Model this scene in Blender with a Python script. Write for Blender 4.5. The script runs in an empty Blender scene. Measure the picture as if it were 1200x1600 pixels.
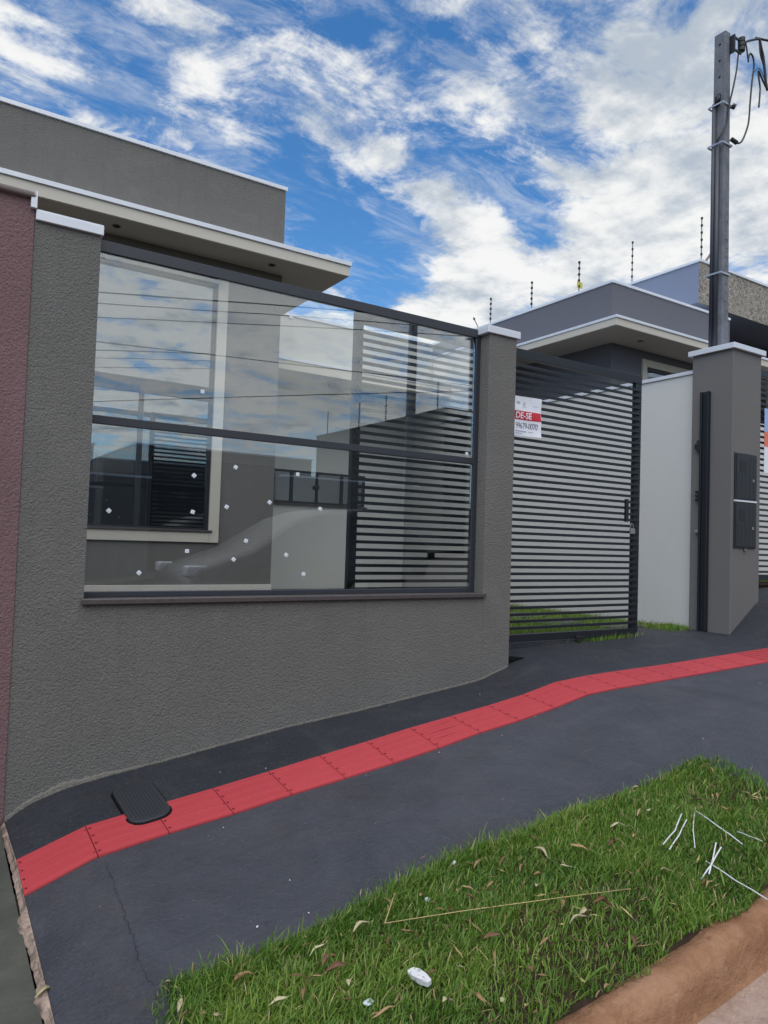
import bpy, bmesh, math, random
import numpy as np
from mathutils import Vector, Matrix
R_ = math.radians
random.seed(7); rng = np.random.default_rng(11)
SC = bpy.context.scene
COL = SC.collection

# ------------------------------------------------------------------ camera
yaw, pitch, roll = 0.56904231, 0.0397772, 0.03259816
cy, sy, cp, sp, cr, sr = math.cos(yaw), math.sin(yaw), math.cos(pitch), math.sin(pitch), math.cos(roll), math.sin(roll)
FWD = Vector((sy*cp, cy*cp, sp)); R0 = Vector((cy, -sy, 0)); U0 = R0.cross(FWD)
RT = R0*cr + U0*sr; UP = U0*cr - R0*sr
cam = bpy.data.cameras.new('camera'); co = bpy.data.objects.new('camera', cam); COL.objects.link(co)
M = Matrix.Identity(4)
for i in range(3):
    M[i][0] = RT[i]; M[i][1] = UP[i]; M[i][2] = -FWD[i]
co.matrix_world = M
cam.sensor_fit = 'VERTICAL'; cam.sensor_height = 36.0; cam.sensor_width = 27.0
cam.lens = 1132.96/1600*36.0
cam.clip_start = 0.05; cam.clip_end = 2000
SC.camera = co

# ------------------------------------------------------------------ world
SUN = Vector((-0.30, -0.36, 0.88)).normalized()          # towards the veiled sun: high, from the street side
W = bpy.data.worlds.new('World'); SC.world = W; W.use_nodes = True
nt = W.node_tree; nt.nodes.clear()
def N(t, **k):
    n = nt.nodes.new(t)
    for a, b in k.items():
        if a.startswith('i_'):
            key = a[2:]; n.inputs[int(key) if key.isdigit() else key].default_value = b
        else: setattr(n, a, b)
    return n
def L(a, b): nt.links.new(a, b)
def mth(op, a, b=None, clamp=False):
    n = N('ShaderNodeMath', operation=op, use_clamp=clamp)
    for i, v in enumerate((a, b)):
        if v is None: continue
        if isinstance(v, (int, float)): n.inputs[i].default_value = v
        else: L(v, n.inputs[i])
    return n.outputs[0]
out = N('ShaderNodeOutputWorld'); bg = N('ShaderNodeBackground'); bg.inputs['Strength'].default_value = 0.11
sky = N('ShaderNodeTexSky', sky_type='NISHITA', sun_disc=False)
sky.sun_elevation = math.asin(SUN.z); sky.sun_rotation = math.atan2(SUN.x, SUN.y)
sky.air_density = 1.0; sky.dust_density = 0.3; sky.ozone_density = 3.0
hs = N('ShaderNodeHueSaturation', i_Saturation=1.28, i_Value=1.5); L(sky.outputs[0], hs.inputs['Color'])
tc = N('ShaderNodeTexCoord'); sx = N('ShaderNodeSeparateXYZ'); L(tc.outputs['Generated'], sx.inputs[0])
den = mth('ADD', mth('MAXIMUM', sx.outputs[2], 0.0), 0.15)
px_, py_ = mth('DIVIDE', sx.outputs[0], den), mth('DIVIDE', sx.outputs[1], den)
cb = N('ShaderNodeCombineXYZ'); L(px_, cb.inputs[0]); L(py_, cb.inputs[1])
mp = N('ShaderNodeMapping'); L(cb.outputs[0], mp.inputs['Vector'])
mp.inputs['Rotation'].default_value = (0, 0, R_(-27)); mp.inputs['Scale'].default_value = (1.7, 2.6, 1); mp.inputs['Location'].default_value = (3.1, 1.7, 0.4)
n1 = N('ShaderNodeTexNoise', i_Scale=2.3, i_Detail=13.0, i_Roughness=0.64, i_Distortion=0.5); L(mp.outputs[0], n1.inputs['Vector'])
mp2 = N('ShaderNodeMapping'); L(cb.outputs[0], mp2.inputs['Vector']); mp2.inputs['Location'].default_value = (7.3, 2.2, 1.0)
n2 = N('ShaderNodeTexNoise', i_Scale=8.5, i_Detail=12.0, i_Roughness=0.66, i_Distortion=0.4); L(mp2.outputs[0], n2.inputs['Vector'])
def gauss(c, r):
    d2 = mth('ADD', mth('POWER', mth('SUBTRACT', px_, c[0]), 2.0), mth('POWER', mth('SUBTRACT', py_, c[1]), 2.0))
    return mth('EXPONENT', mth('MULTIPLY', d2, -1.0/(r*r)))
ANCH = [  # centre on the cloud sheet, radius, weight
    ((0.81, 1.42), .15, -.22), ((0.60, 1.33), .09, -.15), ((1.02, 1.60), .11, -.22), ((1.02, 1.06), .09, -.06), ((0.12, 1.13), .08, -.14), ((.30, 1.12), .09, .08), ((.24, 1.35), .14, .02),
    ((0.84, 1.07), .09, -.06), ((1.20, 1.23), .07, -.10), ((.26, 1.22), .08, -.06), ((0.52, .93), .06, -.16),
    ((0.79, 1.22), .12, .12), ((0.99, 1.28), .12, .15), ((1.20, 1.47), .16, .26), ((1.35, 1.72), .2, .2),
    ((0.56, 1.06), .10, .05), ((0.78, .92), .09, .06), ((0.66, .97), .08, .0), ((.10, 1.33), .13, .04), ((.36, 1.22), .06, .06),
    ((0.7, -2.2), 1.4, .13), ((1.20, .87), .15, .18), ((0.95, .70), .17, .09), ((1.37, 1.13), .15, .24), ((1.5, .75), .3, .22), ((1.0, .86), .06, .05)]
tot = None
for c, r, w in ANCH:
    g = mth('MULTIPLY', gauss(c, r), w); tot = g if tot is None else mth('ADD', tot, g)
dens = mth('ADD', mth('ADD', mth('MULTIPLY', n1.outputs[0], 0.60), mth('MULTIPLY', n2.outputs[0], 0.40)), tot)
mr = N('ShaderNodeMapRange', interpolation_type='SMOOTHSTEP'); L(dens, mr.inputs[0])
mr.inputs[1].default_value = 0.455; mr.inputs[2].default_value = 0.625; mr.inputs[4].default_value = 0.96
# thin veil of streaks between the clouds
mpv = N('ShaderNodeMapping'); L(cb.outputs[0], mpv.inputs['Vector']); mpv.inputs['Rotation'].default_value = (0, 0, R_(-38)); mpv.inputs['Scale'].default_value = (2.0, 4.4, 1); mpv.inputs['Location'].default_value = (4.4, 9.1, 0)
nv = N('ShaderNodeTexNoise', i_Scale=2.6, i_Detail=12.0, i_Roughness=0.68, i_Distortion=0.6); L(mpv.outputs[0], nv.inputs['Vector'])
mv_ = N('ShaderNodeMapRange', interpolation_type='SMOOTHSTEP'); L(mth('ADD', nv.outputs[0], mth('MULTIPLY', tot, .5)), mv_.inputs[0]); mv_.inputs[1].default_value = 0.41; mv_.inputs[2].default_value = 0.76; mv_.inputs[4].default_value = 0.52
cover = mth('MAXIMUM', mr.outputs[0], mv_.outputs[0])
# cloud brightness
gray = mth('ADD', mth('MULTIPLY', gauss((0.92, .66), .24), .13), mth('SUBTRACT', mth('MULTIPLY', gauss((1.30, .60), .22), .05), mth('MULTIPLY', gauss((0.7, -2.2), 1.4), .07)))
mp3 = N('ShaderNodeMapping'); L(cb.outputs[0], mp3.inputs['Vector']); mp3.inputs['Location'].default_value = (1.3, 5.2, 2.0)
n3 = N('ShaderNodeTexNoise', i_Scale=6.0, i_Detail=9.0, i_Roughness=0.6); L(mp3.outputs[0], n3.inputs['Vector'])
br = N('ShaderNodeMapRange', interpolation_type='SMOOTHSTEP'); L(mth('SUBTRACT', n3.outputs[0], gray), br.inputs[0])
br.inputs[1].default_value = 0.30; br.inputs[2].default_value = 0.60
cm = N('ShaderNodeMixRGB'); L(br.outputs[0], cm.inputs[0])
cm.inputs[1].default_value = (4.3, 4.9, 5.6, 1); cm.inputs[2].default_value = (8.7, 8.7, 8.5, 1)
mx = N('ShaderNodeMixRGB'); L(cover, mx.inputs[0]); L(hs.outputs[0], mx.inputs[1]); L(cm.outputs[0], mx.inputs[2])
L(mx.outputs[0], bg.inputs['Color']); L(bg.outputs[0], out.inputs['Surface'])

# ------------------------------------------------------------------ sun, exposure
sl = bpy.data.lights.new('sun', 'SUN'); sl.energy = 3.05; sl.angle = R_(85); sl.color = (1, .95, .88)
so = bpy.data.objects.new('sun', sl); COL.objects.link(so); so.location = (0, 0, 30)
so.rotation_euler = (-SUN).to_track_quat('-Z', 'Y').to_euler()
SC.view_settings.view_transform = 'Standard'; SC.view_settings.look = 'None'
SC.view_settings.exposure = 0.0; SC.view_settings.gamma = 1.0; SC.view_settings.use_curve_mapping = False
SC.render.engine = 'CYCLES'
SC.cycles.max_bounces = 10; SC.cycles.transparent_max_bounces = 24

# ------------------------------------------------------------------ materials
MATS = {}
class MT:
    def __init__(s, name):
        s.m = bpy.data.materials.new(name); s.m.use_nodes = True; s.t = s.m.node_tree
        s.b = s.t.nodes['Principled BSDF']; s.o = s.t.nodes['Material Output']; MATS[name] = s.m
        s.c = s.t.nodes.new('ShaderNodeTexCoord')
    def n(s, t, **k):
        n = s.t.nodes.new(t)
        for a, b in k.items():
            if a.startswith('i_'):
                key = a[2:]; n.inputs[int(key) if key.isdigit() else key].default_value = b
            else: setattr(n, a, b)
        return n
    def l(s, a, b): s.t.links.new(a, b)
    def noise(s, scale, detail=4, rough=.55, dist=0., vec=None, stretch=None):
        n = s.n('ShaderNodeTexNoise', i_Scale=scale, i_Detail=float(detail), i_Roughness=rough, i_Distortion=dist)
        v = vec or s.c.outputs['Object']
        if stretch:
            mp = s.n('ShaderNodeMapping'); mp.inputs['Scale'].default_value = stretch; s.l(v, mp.inputs['Vector']); v = mp.outputs[0]
        s.l(v, n.inputs['Vector']); return n.outputs[0]
    def ramp(s, fac, stops):
        r = s.n('ShaderNodeValToRGB'); s.l(fac, r.inputs[0]); e = r.color_ramp.elements
        while len(e) < len(stops): e.new(.5)
        for i, (p, c) in enumerate(stops):
            e[i].position = p; e[i].color = (*c, 1) if len(c) == 3 else c
        return r.outputs[0]
    def mix(s, fac, a, b, mode='MIX'):
        m = s.n('ShaderNodeMixRGB', blend_type=mode)
        for i, v in enumerate((fac, a, b)):
            if isinstance(v, (int, float)): m.inputs[i].default_value = v
            elif isinstance(v, tuple): m.inputs[i].default_value = (*v, 1)
            else: s.l(v, m.inputs[i])
        return m.outputs[0]
    def col(s, v):
        if isinstance(v, tuple): s.b.inputs['Base Color'].default_value = (*v, 1)
        else: s.l(v, s.b.inputs['Base Color'])
    def bump(s, h, strength=1., dist=.01):
        b = s.n('ShaderNodeBump', i_Strength=strength, i_Distance=dist); s.l(h, b.inputs['Height'])
        s.l(b.outputs[0], s.b.inputs['Normal']); return s
    def rough(s, r, spec=.5):
        s.b.inputs['Roughness'].default_value = r; s.b.inputs['Specular IOR Level'].default_value = spec; return s
def add(a, b, s):
    n = s.n('ShaderNodeMath', operation='ADD'); s.l(a, n.inputs[0]); s.l(b, n.inputs[1]); return n.outputs[0]
def mul(a, k, s):
    n = s.n('ShaderNodeMath', operation='MULTIPLY'); s.l(a, n.inputs[0]); n.inputs[1].default_value = k; return n.outputs[0]
def sc3(c, k): return tuple(x*k for x in c)

def stucco(name, c, grain=95, dist=.006, var=.12, spots=None):
    s = MT(name)
    a = s.noise(1.3, 5, .6); b = s.noise(14, 4, .6)
    base = s.mix(a, sc3(c, 1-var), sc3(c, 1+var))
    base = s.mix(mul(b, .35, s), base, sc3(c, .75))
    if spots:      # faint rain streaks, trowel patches and splashes of dirt
        st = s.ramp(s.noise(5, 5, .65, .3, stretch=(2.2, 2.2, .16)), [(.52, (0, 0, 0)), (.72, (1, 1, 1))]); base = s.mix(mul(st, .30, s), base, sc3(c, .62))
        pt = s.ramp(s.noise(3.2, 7, .7, 1.5), [(.55, (0, 0, 0)), (.70, (1, 1, 1))]); base = s.mix(mul(pt, .22, s), base, sc3(c, 1.45))
        sp_ = s.ramp(s.noise(42, 6, .75), [(.64, (0, 0, 0)), (.72, (1, 1, 1))]); base = s.mix(mul(sp_, .25, s), base, (.10, .075, .055))
    s.col(base); s.rough(.92, .25)
    v = s.n('ShaderNodeTexVoronoi', feature='SMOOTH_F1', i_Scale=grain*.7); 
    d = s.n('ShaderNodeMapping'); s.l(s.c.outputs['Object'], d.inputs['Vector'])
    wn = s.n('ShaderNodeTexNoise', i_Scale=grain*.5, i_Detail=2.0); s.l(s.c.outputs['Object'], wn.inputs['Vector'])
    mv = s.n('ShaderNodeVectorMath', operation='MULTIPLY_ADD'); s.l(wn.outputs['Color'], mv.inputs[0]); mv.inputs[1].default_value = (.018,)*3; s.l(s.c.outputs['Object'], mv.inputs[2])
    s.l(mv.outputs[0], v.inputs['Vector'])
    h = add(mul(s.noise(grain, 3, .65, .6), 1.0, s), mul(v.outputs[0], -.9, s), s)
    s.bump(h, 1., dist); return s.m
def paint(name, c, var=.06, grain=60, dist=.0008, rough=.8, spec=.3):
    s = MT(name); a = s.noise(2.2, 5, .6); s.col(s.mix(a, sc3(c, 1-var), sc3(c, 1+var))); s.rough(rough, spec)
    s.bump(s.noise(grain, 4, .6), 1., dist); return s.m
def metal(name, c, rough=.45, spec=.5, met=0., var=.1):
    s = MT(name); a = s.noise(6, 5, .6); s.col(s.mix(a, sc3(c, 1-var), sc3(c, 1+var))); s.rough(rough, spec)
    s.b.inputs['Metallic'].default_value = met; s.bump(s.noise(40, 3, .5), .3, .0006); return s.m

stucco('gray_stucco', (.180, .175, .162), 150, .0075, .2, True)
stucco('house_gray', (.160, .155, .145), 140, .003, .07, True)
stucco('maroon_stucco', (.21, .130, .134), 120, .007, .22, True)
paint('neighbour_gray', (.125, .128, .15), .05)
paint('bluish_gray', (.19, .225, .31), .05)
paint('pier_gray', (.15, .145, .14), .06, 90, .002)
paint('cream', (.55, .52, .45), .04)
paint('white_wall', (.575, .575, .55), .05, 70, .002)
paint('light_gray_wall', (.46, .45, .41), .05)
paint('soffit', (.62, .58, .52), .03)
paint('dark_paint', (.06, .06, .06), .1)
paint('pink_wall', (.36, .27, .24), .05)
metal('flashing', (.66, .69, .74), .42, .5, .15)
metal('dark_metal', (.014, .017, .022), .42, .4)
metal('frame_metal', (.030, .034, .044), .42, .5)
metal('black_plastic', (.014, .015, .017), .45, .4)
metal('conduit_plastic', (.04, .045, .06), .5)
metal('steel', (.42, .44, .48), .35, .5, .6)
metal('lamp_metal', (.2, .2, .2), .4)
metal('cable_black', (.012, .012, .014), .5)
metal('gutter_clay', (.20, .15, .13), .6)
metal('yellow_plastic', (.45, .42, .06), .5)
metal('sign_white', (.78, .80, .86), .35)
metal('sign_red', (.55, .02, .035), .35)
metal('sign_blue', (.30, .42, .70), .35)
metal('sign_orange', (.75, .16, .08), .35)
metal('ink', (.03, .03, .06), .4)
metal('ink_faded', (.42, .45, .56), .4)
metal('white_plastic', (.62, .63, .64), .45, .4)
metal('white_stone', (.62, .62, .64), .9, .2)
metal('porcelain', (.62, .60, .55), .3)
metal('foam', (.72, .76, .82), .6)
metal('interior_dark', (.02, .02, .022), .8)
metal('lid_paint', (.024, .027, .033), .6, .4)
metal('tyre', (.012, .012, .012), .8); metal('car_paint', (.016, .017, .019), .3, .4); metal('car_light', (.65, .67, .7), .1, .8)
metal('pale_chip', (.50, .58, .62), .4)

def concrete_pole():
    s = MT('concrete'); a = s.noise(9, 6, .65); s.col(s.ramp(a, [(.3, (.115, .125, .145)), (.7, (.20, .21, .235))])); s.rough(.9, .2)
    s.bump(s.noise(120, 5, .6), 1, .002)
concrete_pole()
def granite():
    s = MT('granite'); v = s.n('ShaderNodeTexVoronoi', i_Scale=320.0); s.l(s.c.outputs['Object'], v.inputs['Vector'])
    s.col(s.mix(mul(s.noise(50, 5, .7), .8, s), (.035, .03, .032), (.13, .11, .105))); s.rough(.4)
    s.bump(s.noise(60, 4, .6), .6, .002)
granite()
def mosaic():
    s = MT('mosaic'); v = s.n('ShaderNodeTexVoronoi', i_Scale=38.0); s.l(s.c.outputs['Object'], v.inputs['Vector'])
    sep = s.n('ShaderNodeSeparateColor'); s.l(v.outputs['Color'], sep.inputs[0])
    c = s.ramp(sep.outputs[0], [(0, (.12, .11, .10)), (.3, (.30, .28, .25)), (.6, (.44, .40, .34)), (1, (.30, .24, .18))])
    e = s.n('ShaderNodeTexVoronoi', feature='DISTANCE_TO_EDGE', i_Scale=38.0); s.l(s.c.outputs['Object'], e.inputs['Vector'])
    g = s.ramp(e.outputs[0], [(.0, (.5, .5, .5)), (.1, (1, 1, 1))])
    s.col(s.mix(1., c, g, 'MULTIPLY')); s.rough(.7); s.bump(e.outputs[0], 1, .02)
mosaic()
def asphalt():
    s = MT('sidewalk_paint')
    big = s.noise(1.1, 6, .62, .4); mid = s.noise(5, 6, .65); fine = s.noise(95, 4, .75)
    c = s.ramp(big, [(.30, (.012, .015, .022)), (.55, (.019, .023, .033)), (.75, (.030, .034, .045))])
    c = s.mix(mul(mid, .4, s), c, (.016, .019, .026))
    # worn dusty scuffs and little dark stains with their own shape
    du = s.ramp(s.noise(2.6, 8, .7, 1.2), [(.50, (0, 0, 0)), (.74, (1, 1, 1))])
    # sidewalk colour is paler on the street side and darker along the walls
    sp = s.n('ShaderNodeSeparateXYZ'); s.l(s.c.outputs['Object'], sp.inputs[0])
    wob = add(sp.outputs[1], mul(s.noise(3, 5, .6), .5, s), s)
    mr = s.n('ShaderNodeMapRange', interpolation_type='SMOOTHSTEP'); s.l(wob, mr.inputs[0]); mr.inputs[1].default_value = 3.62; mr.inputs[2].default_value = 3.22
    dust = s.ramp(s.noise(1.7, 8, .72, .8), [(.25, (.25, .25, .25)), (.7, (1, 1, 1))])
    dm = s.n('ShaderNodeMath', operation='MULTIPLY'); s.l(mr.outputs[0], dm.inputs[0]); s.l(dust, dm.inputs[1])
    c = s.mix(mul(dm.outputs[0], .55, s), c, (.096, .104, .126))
    c = s.mix(mul(du, .22, s), c, (.12, .12, .13))
    st = s.ramp(s.noise(7, 6, .75, .6), [(.66, (0, 0, 0)), (.72, (1, 1, 1))]); c = s.mix(mul(st, .55, s), c, (.022, .023, .028))
    c = s.mix(mul(s.ramp(fine, [(.56, (0, 0, 0)), (.70, (1, 1, 1))]), .60, s), c, (.115, .118, .132))
    rd = s.ramp(s.noise(1.9, 9, .74, 1.0), [(.52, (0, 0, 0)), (.72, (1, 1, 1))]); c = s.mix(mul(rd, .30, s), c, (.105, .075, .062))
    sc_ = s.ramp(s.noise(6, 6, .7, .4, stretch=(.25, 3.5, 1)), [(.58, (0, 0, 0)), (.70, (1, 1, 1))]); c = s.mix(mul(sc_, .22, s), c, (.016, .017, .021))
    s.col(c); s.rough(.55, .5)
    r = s.ramp(mid, [(.3, (.46,)*3), (.7, (.66,)*3)]); s.l(r, s.b.inputs['Roughness'])
    s.bump(add(mul(fine, .8, s), mul(s.noise(34, 6, .7), 1.0, s), s), 1., .012)
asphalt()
def red_tile():
    s = MT('red_paint'); a = s.noise(3.5, 6, .65); st = s.noise(3, 5, .6, stretch=(2, 40, 1))
    at = s.n('ShaderNodeObjectInfo')
    c = s.mix(a, (.36, .034, .044), (.44, .054, .062)); c = s.mix(mul(st, .14, s), c, (.31, .030, .040))
    c = s.mix(mul(at.outputs['Random'], .25, s), c, (.31, .028, .038))
    du = s.ramp(s.noise(9, 8, .75), [(.60, (0, 0, 0)), (.78, (1, 1, 1))]); c = s.mix(mul(du, .25, s), c, (.25, .10, .10))
    s.col(c); s.rough(.65, .35); s.bump(add(s.noise(90, 4, .6), mul(st, .6, s), s), .7, .0025)
red_tile()
metal('red_shade', (.09, .012, .017), .8, .2)
def old_concrete():
    s = MT('old_concrete'); a = s.noise(2.5, 7, .68); c = s.ramp(a, [(.3, (.045, .050, .042)), (.55, (.075, .078, .066)), (.75, (.115, .11, .095))])
    b = s.ramp(s.noise(9, 7, .7), [(.6, (0, 0, 0)), (.75, (1, 1, 1))]); c = s.mix(mul(b, .5, s), c, (.16, .13, .11)); s.col(c); s.rough(.9, .2)
    s.bump(s.noise(60, 6, .7), 1, .006)
old_concrete()
def mortar():
    s = MT('mortar'); a = s.noise(18, 6, .7); s.col(s.ramp(a, [(.35, (.12, .10, .085)), (.5, (.34, .26, .21)), (.7, (.48, .37, .31))])); s.rough(.95, .1)
    s.bump(s.noise(70, 5, .7), 1, .008)
mortar()
def red_earth(name, a, b, c, bump=.006):
    s = MT(name); n = s.noise(4, 8, .68); cc = s.ramp(n, [(.3, a), (.5, b), (.72, c)])
    d = s.ramp(s.noise(22, 6, .7, .5, stretch=(1, 1, .4)), [(.5, (0, 0, 0)), (.72, (1, 1, 1))]); cc = s.mix(mul(d, .45, s), cc, sc3(c, 1.2))
    d2 = s.ramp(s.noise(9, 7, .72, .8), [(.55, (0, 0, 0)), (.68, (1, 1, 1))]); cc = s.mix(mul(d2, .5, s), cc, sc3(a, .8))
    s.col(cc); s.rough(.95, .15); s.bump(add(s.noise(55, 6, .7), mul(s.noise(9, 5, .6), 1.5, s), s), 1, bump)
red_earth('kerb_earth', (.215, .105, .056), (.31, .165, .092), (.40, .235, .145), .010)
red_earth('street_earth', (.26, .175, .135), (.38, .27, .215), (.50, .38, .31), .014)
def dusty():
    m = MATS['street_earth']; t = m.node_tree; bs = t.nodes['Principled BSDF']; src = bs.inputs['Base Color'].links[0].from_socket
    tc = t.nodes.new('ShaderNodeTexCoord'); sp = t.nodes.new('ShaderNodeSeparateXYZ'); t.links.new(tc.outputs['Object'], sp.inputs[0])
    mr = t.nodes.new('ShaderNodeMapRange'); mr.inputs[1].default_value = -.6; mr.inputs[2].default_value = .6; t.links.new(sp.outputs[1], mr.inputs[0])
    mx = t.nodes.new('ShaderNodeMixRGB'); mx.inputs[1].default_value = (.06, .055, .052, 1); t.links.new(mr.outputs[0], mx.inputs[0]); t.links.new(src, mx.inputs[2]); t.links.new(mx.outputs[0], bs.inputs['Base Color'])
dusty()
red_earth('soil', (.035, .024, .015), (.055, .038, .024), (.08, .055, .035), .02)
red_earth('terrain', (.06, .07, .03), (.12, .09, .06), (.18, .12, .08), .02)

def blade_mat(name, a, b, c, dry):
    s = MT(name); at = s.n('ShaderNodeAttribute', attribute_name='tint'); col = s.ramp(at.outputs['Fac'], [(0, a), (.45, b), (.86, c), (.94, c), (.97, dry)])
    s.col(col); s.rough(.5, .35)
    tr = s.n('ShaderNodeBsdfTranslucent'); s.l(s.mix(1., col, (1.0, 1.1, .5), 'MULTIPLY'), tr.inputs[0])
    m = s.n('ShaderNodeMixShader'); m.inputs[0].default_value = .4; s.l(s.b.outputs[0], m.inputs[1]); s.l(tr.outputs[0], m.inputs[2]); s.l(m.outputs[0], s.o.inputs[0])
blade_mat('grass_blade', (.050, .125, .020), (.135, .250, .038), (.26, .36, .070), (.46, .38, .19))
def leaf_mat(name, a, b):
    s = MT(name); n = s.noise(30, 5, .7); at = s.n('ShaderNodeObjectInfo')
    c = s.mix(n, a, b); c = s.mix(mul(at.outputs['Random'], .6, s), c, sc3(a, .7)); s.col(c); s.rough(.75, .3); s.bump(s.noise(70, 4, .6), 1, .003)
leaf_mat('dry_leaf', (.26, .15, .075), (.48, .34, .18))
leaf_mat('brown_leaf', (.13, .065, .040), (.26, .14, .08))
leaf_mat('pale_leaf', (.42, .37, .22), (.55, .50, .33))
leaf_mat('green_leaf', (.05, .11, .02), (.09, .17, .04))
leaf_mat('straw', (.40, .31, .13), (.52, .42, .20))

def glass(name, tint, base, ior):
    m = bpy.data.materials.new(name); m.use_nodes = True; t = m.node_tree; t.nodes.clear(); MATS[name] = m
    o = t.nodes.new('ShaderNodeOutputMaterial'); mixn = t.nodes.new('ShaderNodeMixShader')
    tr = t.nodes.new('ShaderNodeBsdfTransparent'); tr.inputs[0].default_value = (*tint, 1)
    gl = t.nodes.new('ShaderNodeBsdfGlossy'); gl.inputs['Roughness'].default_value = 0.0; gl.inputs[0].default_value = (.95, .98, 1, 1)
    tc = t.nodes.new('ShaderNodeTexCoord'); nz = t.nodes.new('ShaderNodeTexNoise'); nz.inputs['Scale'].default_value = 1.4; nz.inputs['Detail'].default_value = 2
    bp = t.nodes.new('ShaderNodeBump'); bp.inputs['Strength'].default_value = .06; bp.inputs['Distance'].default_value = .004
    t.links.new(tc.outputs['Object'], nz.inputs['Vector']); t.links.new(nz.outputs[0], bp.inputs['Height']); t.links.new(bp.outputs[0], gl.inputs['Normal'])
    fr = t.nodes.new('ShaderNodeFresnel'); fr.inputs[0].default_value = ior
    ma = t.nodes.new('ShaderNodeMath'); ma.operation = 'MULTIPLY_ADD'; ma.inputs[1].default_value = 1 - base; ma.inputs[2].default_value = base
    t.links.new(fr.outputs[0], ma.inputs[0]); t.links.new(ma.outputs[0], mixn.inputs[0]); t.links.new(tr.outputs[0], mixn.inputs[1]); t.links.new(gl.outputs[0], mixn.inputs[2]); t.links.new(mixn.outputs[0], o.inputs[0])
glass('pane_glass', (.975, .99, .985), .085, 1.5)
glass('window_glass', (.55, .60, .62), .16, 1.6)
glass('meter_glass', (.06, .065, .065), .0, 1.35)

# ------------------------------------------------------------------ mesh helpers
class B:
    def __init__(s): s.bm = bmesh.new(); s.mi = 0
    def _f(s, vs):
        try: f = s.bm.faces.new(vs); f.material_index = s.mi; return f
        except ValueError: return None
    def box(s, x0, x1, y0, y1, z0, z1, bev=0., seg=1):
        t = bmesh.new(); v = [t.verts.new((x, y, z)) for x in (x0, x1) for y in (y0, y1) for z in (z0, z1)]
        for q in ((0, 1, 3, 2), (4, 6, 7, 5), (0, 4, 5, 1), (2, 3, 7, 6), (0, 2, 6, 4), (1, 5, 7, 3)): t.faces.new([v[i] for i in q])
        if bev: bmesh.ops.bevel(t, geom=t.edges[:], offset=bev, segments=seg, affect='EDGES', profile=.5)
        s.join(t); return s
    def join(s, t, mat=None):
        m = {}
        for v in t.verts: m[v] = s.bm.verts.new(mat @ v.co if mat else v.co)
        for f in t.faces: s._f([m[v] for v in f.verts])
        t.free(); return s
    def tube(s, pts, r, seg=6, caps=True, r2=None):
        pts = [Vector(p) for p in pts]; rings = []
        for i, p in enumerate(pts):
            d = (pts[min(i+1, len(pts)-1)] - pts[max(i-1, 0)]).normalized()
            a = d.cross(Vector((0, 0, 1)));  a = a if a.length > .05 else d.cross(Vector((0, 1, 0)))
            a.normalize(); b = d.cross(a); rr = r if r2 is None else r + (r2-r)*i/(len(pts)-1)
            rings.append([s.bm.verts.new(p + a*rr*math.cos(2*math.pi*k/seg) + b*rr*math.sin(2*math.pi*k/seg)) for k in range(seg)])
        for i in range(len(rings)-1):
            for k in range(seg): s._f([rings[i][k], rings[i][(k+1) % seg], rings[i+1][(k+1) % seg], rings[i+1][k]])
        if caps: s._f(rings[0][::-1]); s._f(rings[-1])
        return s
    def prism(s, poly, axis, a, b):
        """poly: 2-D points in the other two axes, extruded along axis from a to b"""
        def P(q, t):
            if axis == 'x': return (t, q[0], q[1])
            if axis == 'y': return (q[0], t, q[1])
            return (q[0], q[1], t)
        A = [s.bm.verts.new(P(q, a)) for q in poly]; Bv = [s.bm.verts.new(P(q, b)) for q in poly]; n = len(poly)
        for i in range(n): s._f([A[i], A[(i+1) % n], Bv[(i+1) % n], Bv[i]])
        s._f(A[::-1]); s._f(Bv); return s
    def quad(s, *p): s._f([s.bm.verts.new(q) for q in p]); return s
    def grid(s, xs, ys, fz):
        v = [[s.bm.verts.new((x, y, fz(x, y))) for y in ys] for x in xs]
        for i in range(len(xs)-1):
            for j in range(len(ys)-1): s._f([v[i][j], v[i+1][j], v[i+1][j+1], v[i][j+1]])
        return s
    def mesh(s, name, mats, smooth=False):
        bmesh.ops.recalc_face_normals(s.bm, faces=s.bm.faces[:])
        me = bpy.data.meshes.new(name); s.bm.to_mesh(me); s.bm.free()
        for m in (mats if isinstance(mats, (list, tuple)) else [mats]): me.materials.append(MATS[m])
        if smooth: me.polygons.foreach_set('use_smooth', [True]*len(me.polygons))
        return me
    def build(s, name, mats, parent=None, smooth=False, org=None):
        if org is not None: bmesh.ops.translate(s.bm, vec=-Vector(org), verts=s.bm.verts[:])
        return link(name, s.mesh(name, mats, smooth), parent, org or (0, 0, 0))
def world_loc(o):
    v = Vector(o.location)
    if o.parent: v = o.matrix_parent_inverse @ v; v = v + world_loc(o.parent)
    return v
def link(name, data, parent=None, loc=(0, 0, 0)):
    o = bpy.data.objects.new(name, data); COL.objects.link(o); o.location = loc
    if parent is not None:
        o.parent = parent; o.matrix_parent_inverse = Matrix.Translation(-world_loc(parent))
    return o
def tag(o, label=None, cat=None, group=None, kind=None):
    for k, v in (('label', label), ('category', cat), ('group', group), ('kind', kind)):
        if v: o[k] = v
    return o
def thing(name, loc, label, cat, group=None): return tag(link(name, None, None, loc), label, cat, group)
def struct(o): return tag(o, kind='structure')
def fix(b): bmesh.ops.recalc_face_normals(b.bm, faces=b.bm.faces[:])
def copy_of(o, loc, parent=None):
    c = o.copy(); COL.objects.link(c); c.location = loc
    if parent is not None: c.parent = parent; c.matrix_parent_inverse = Matrix.Translation(-world_loc(parent))
    return c
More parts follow.
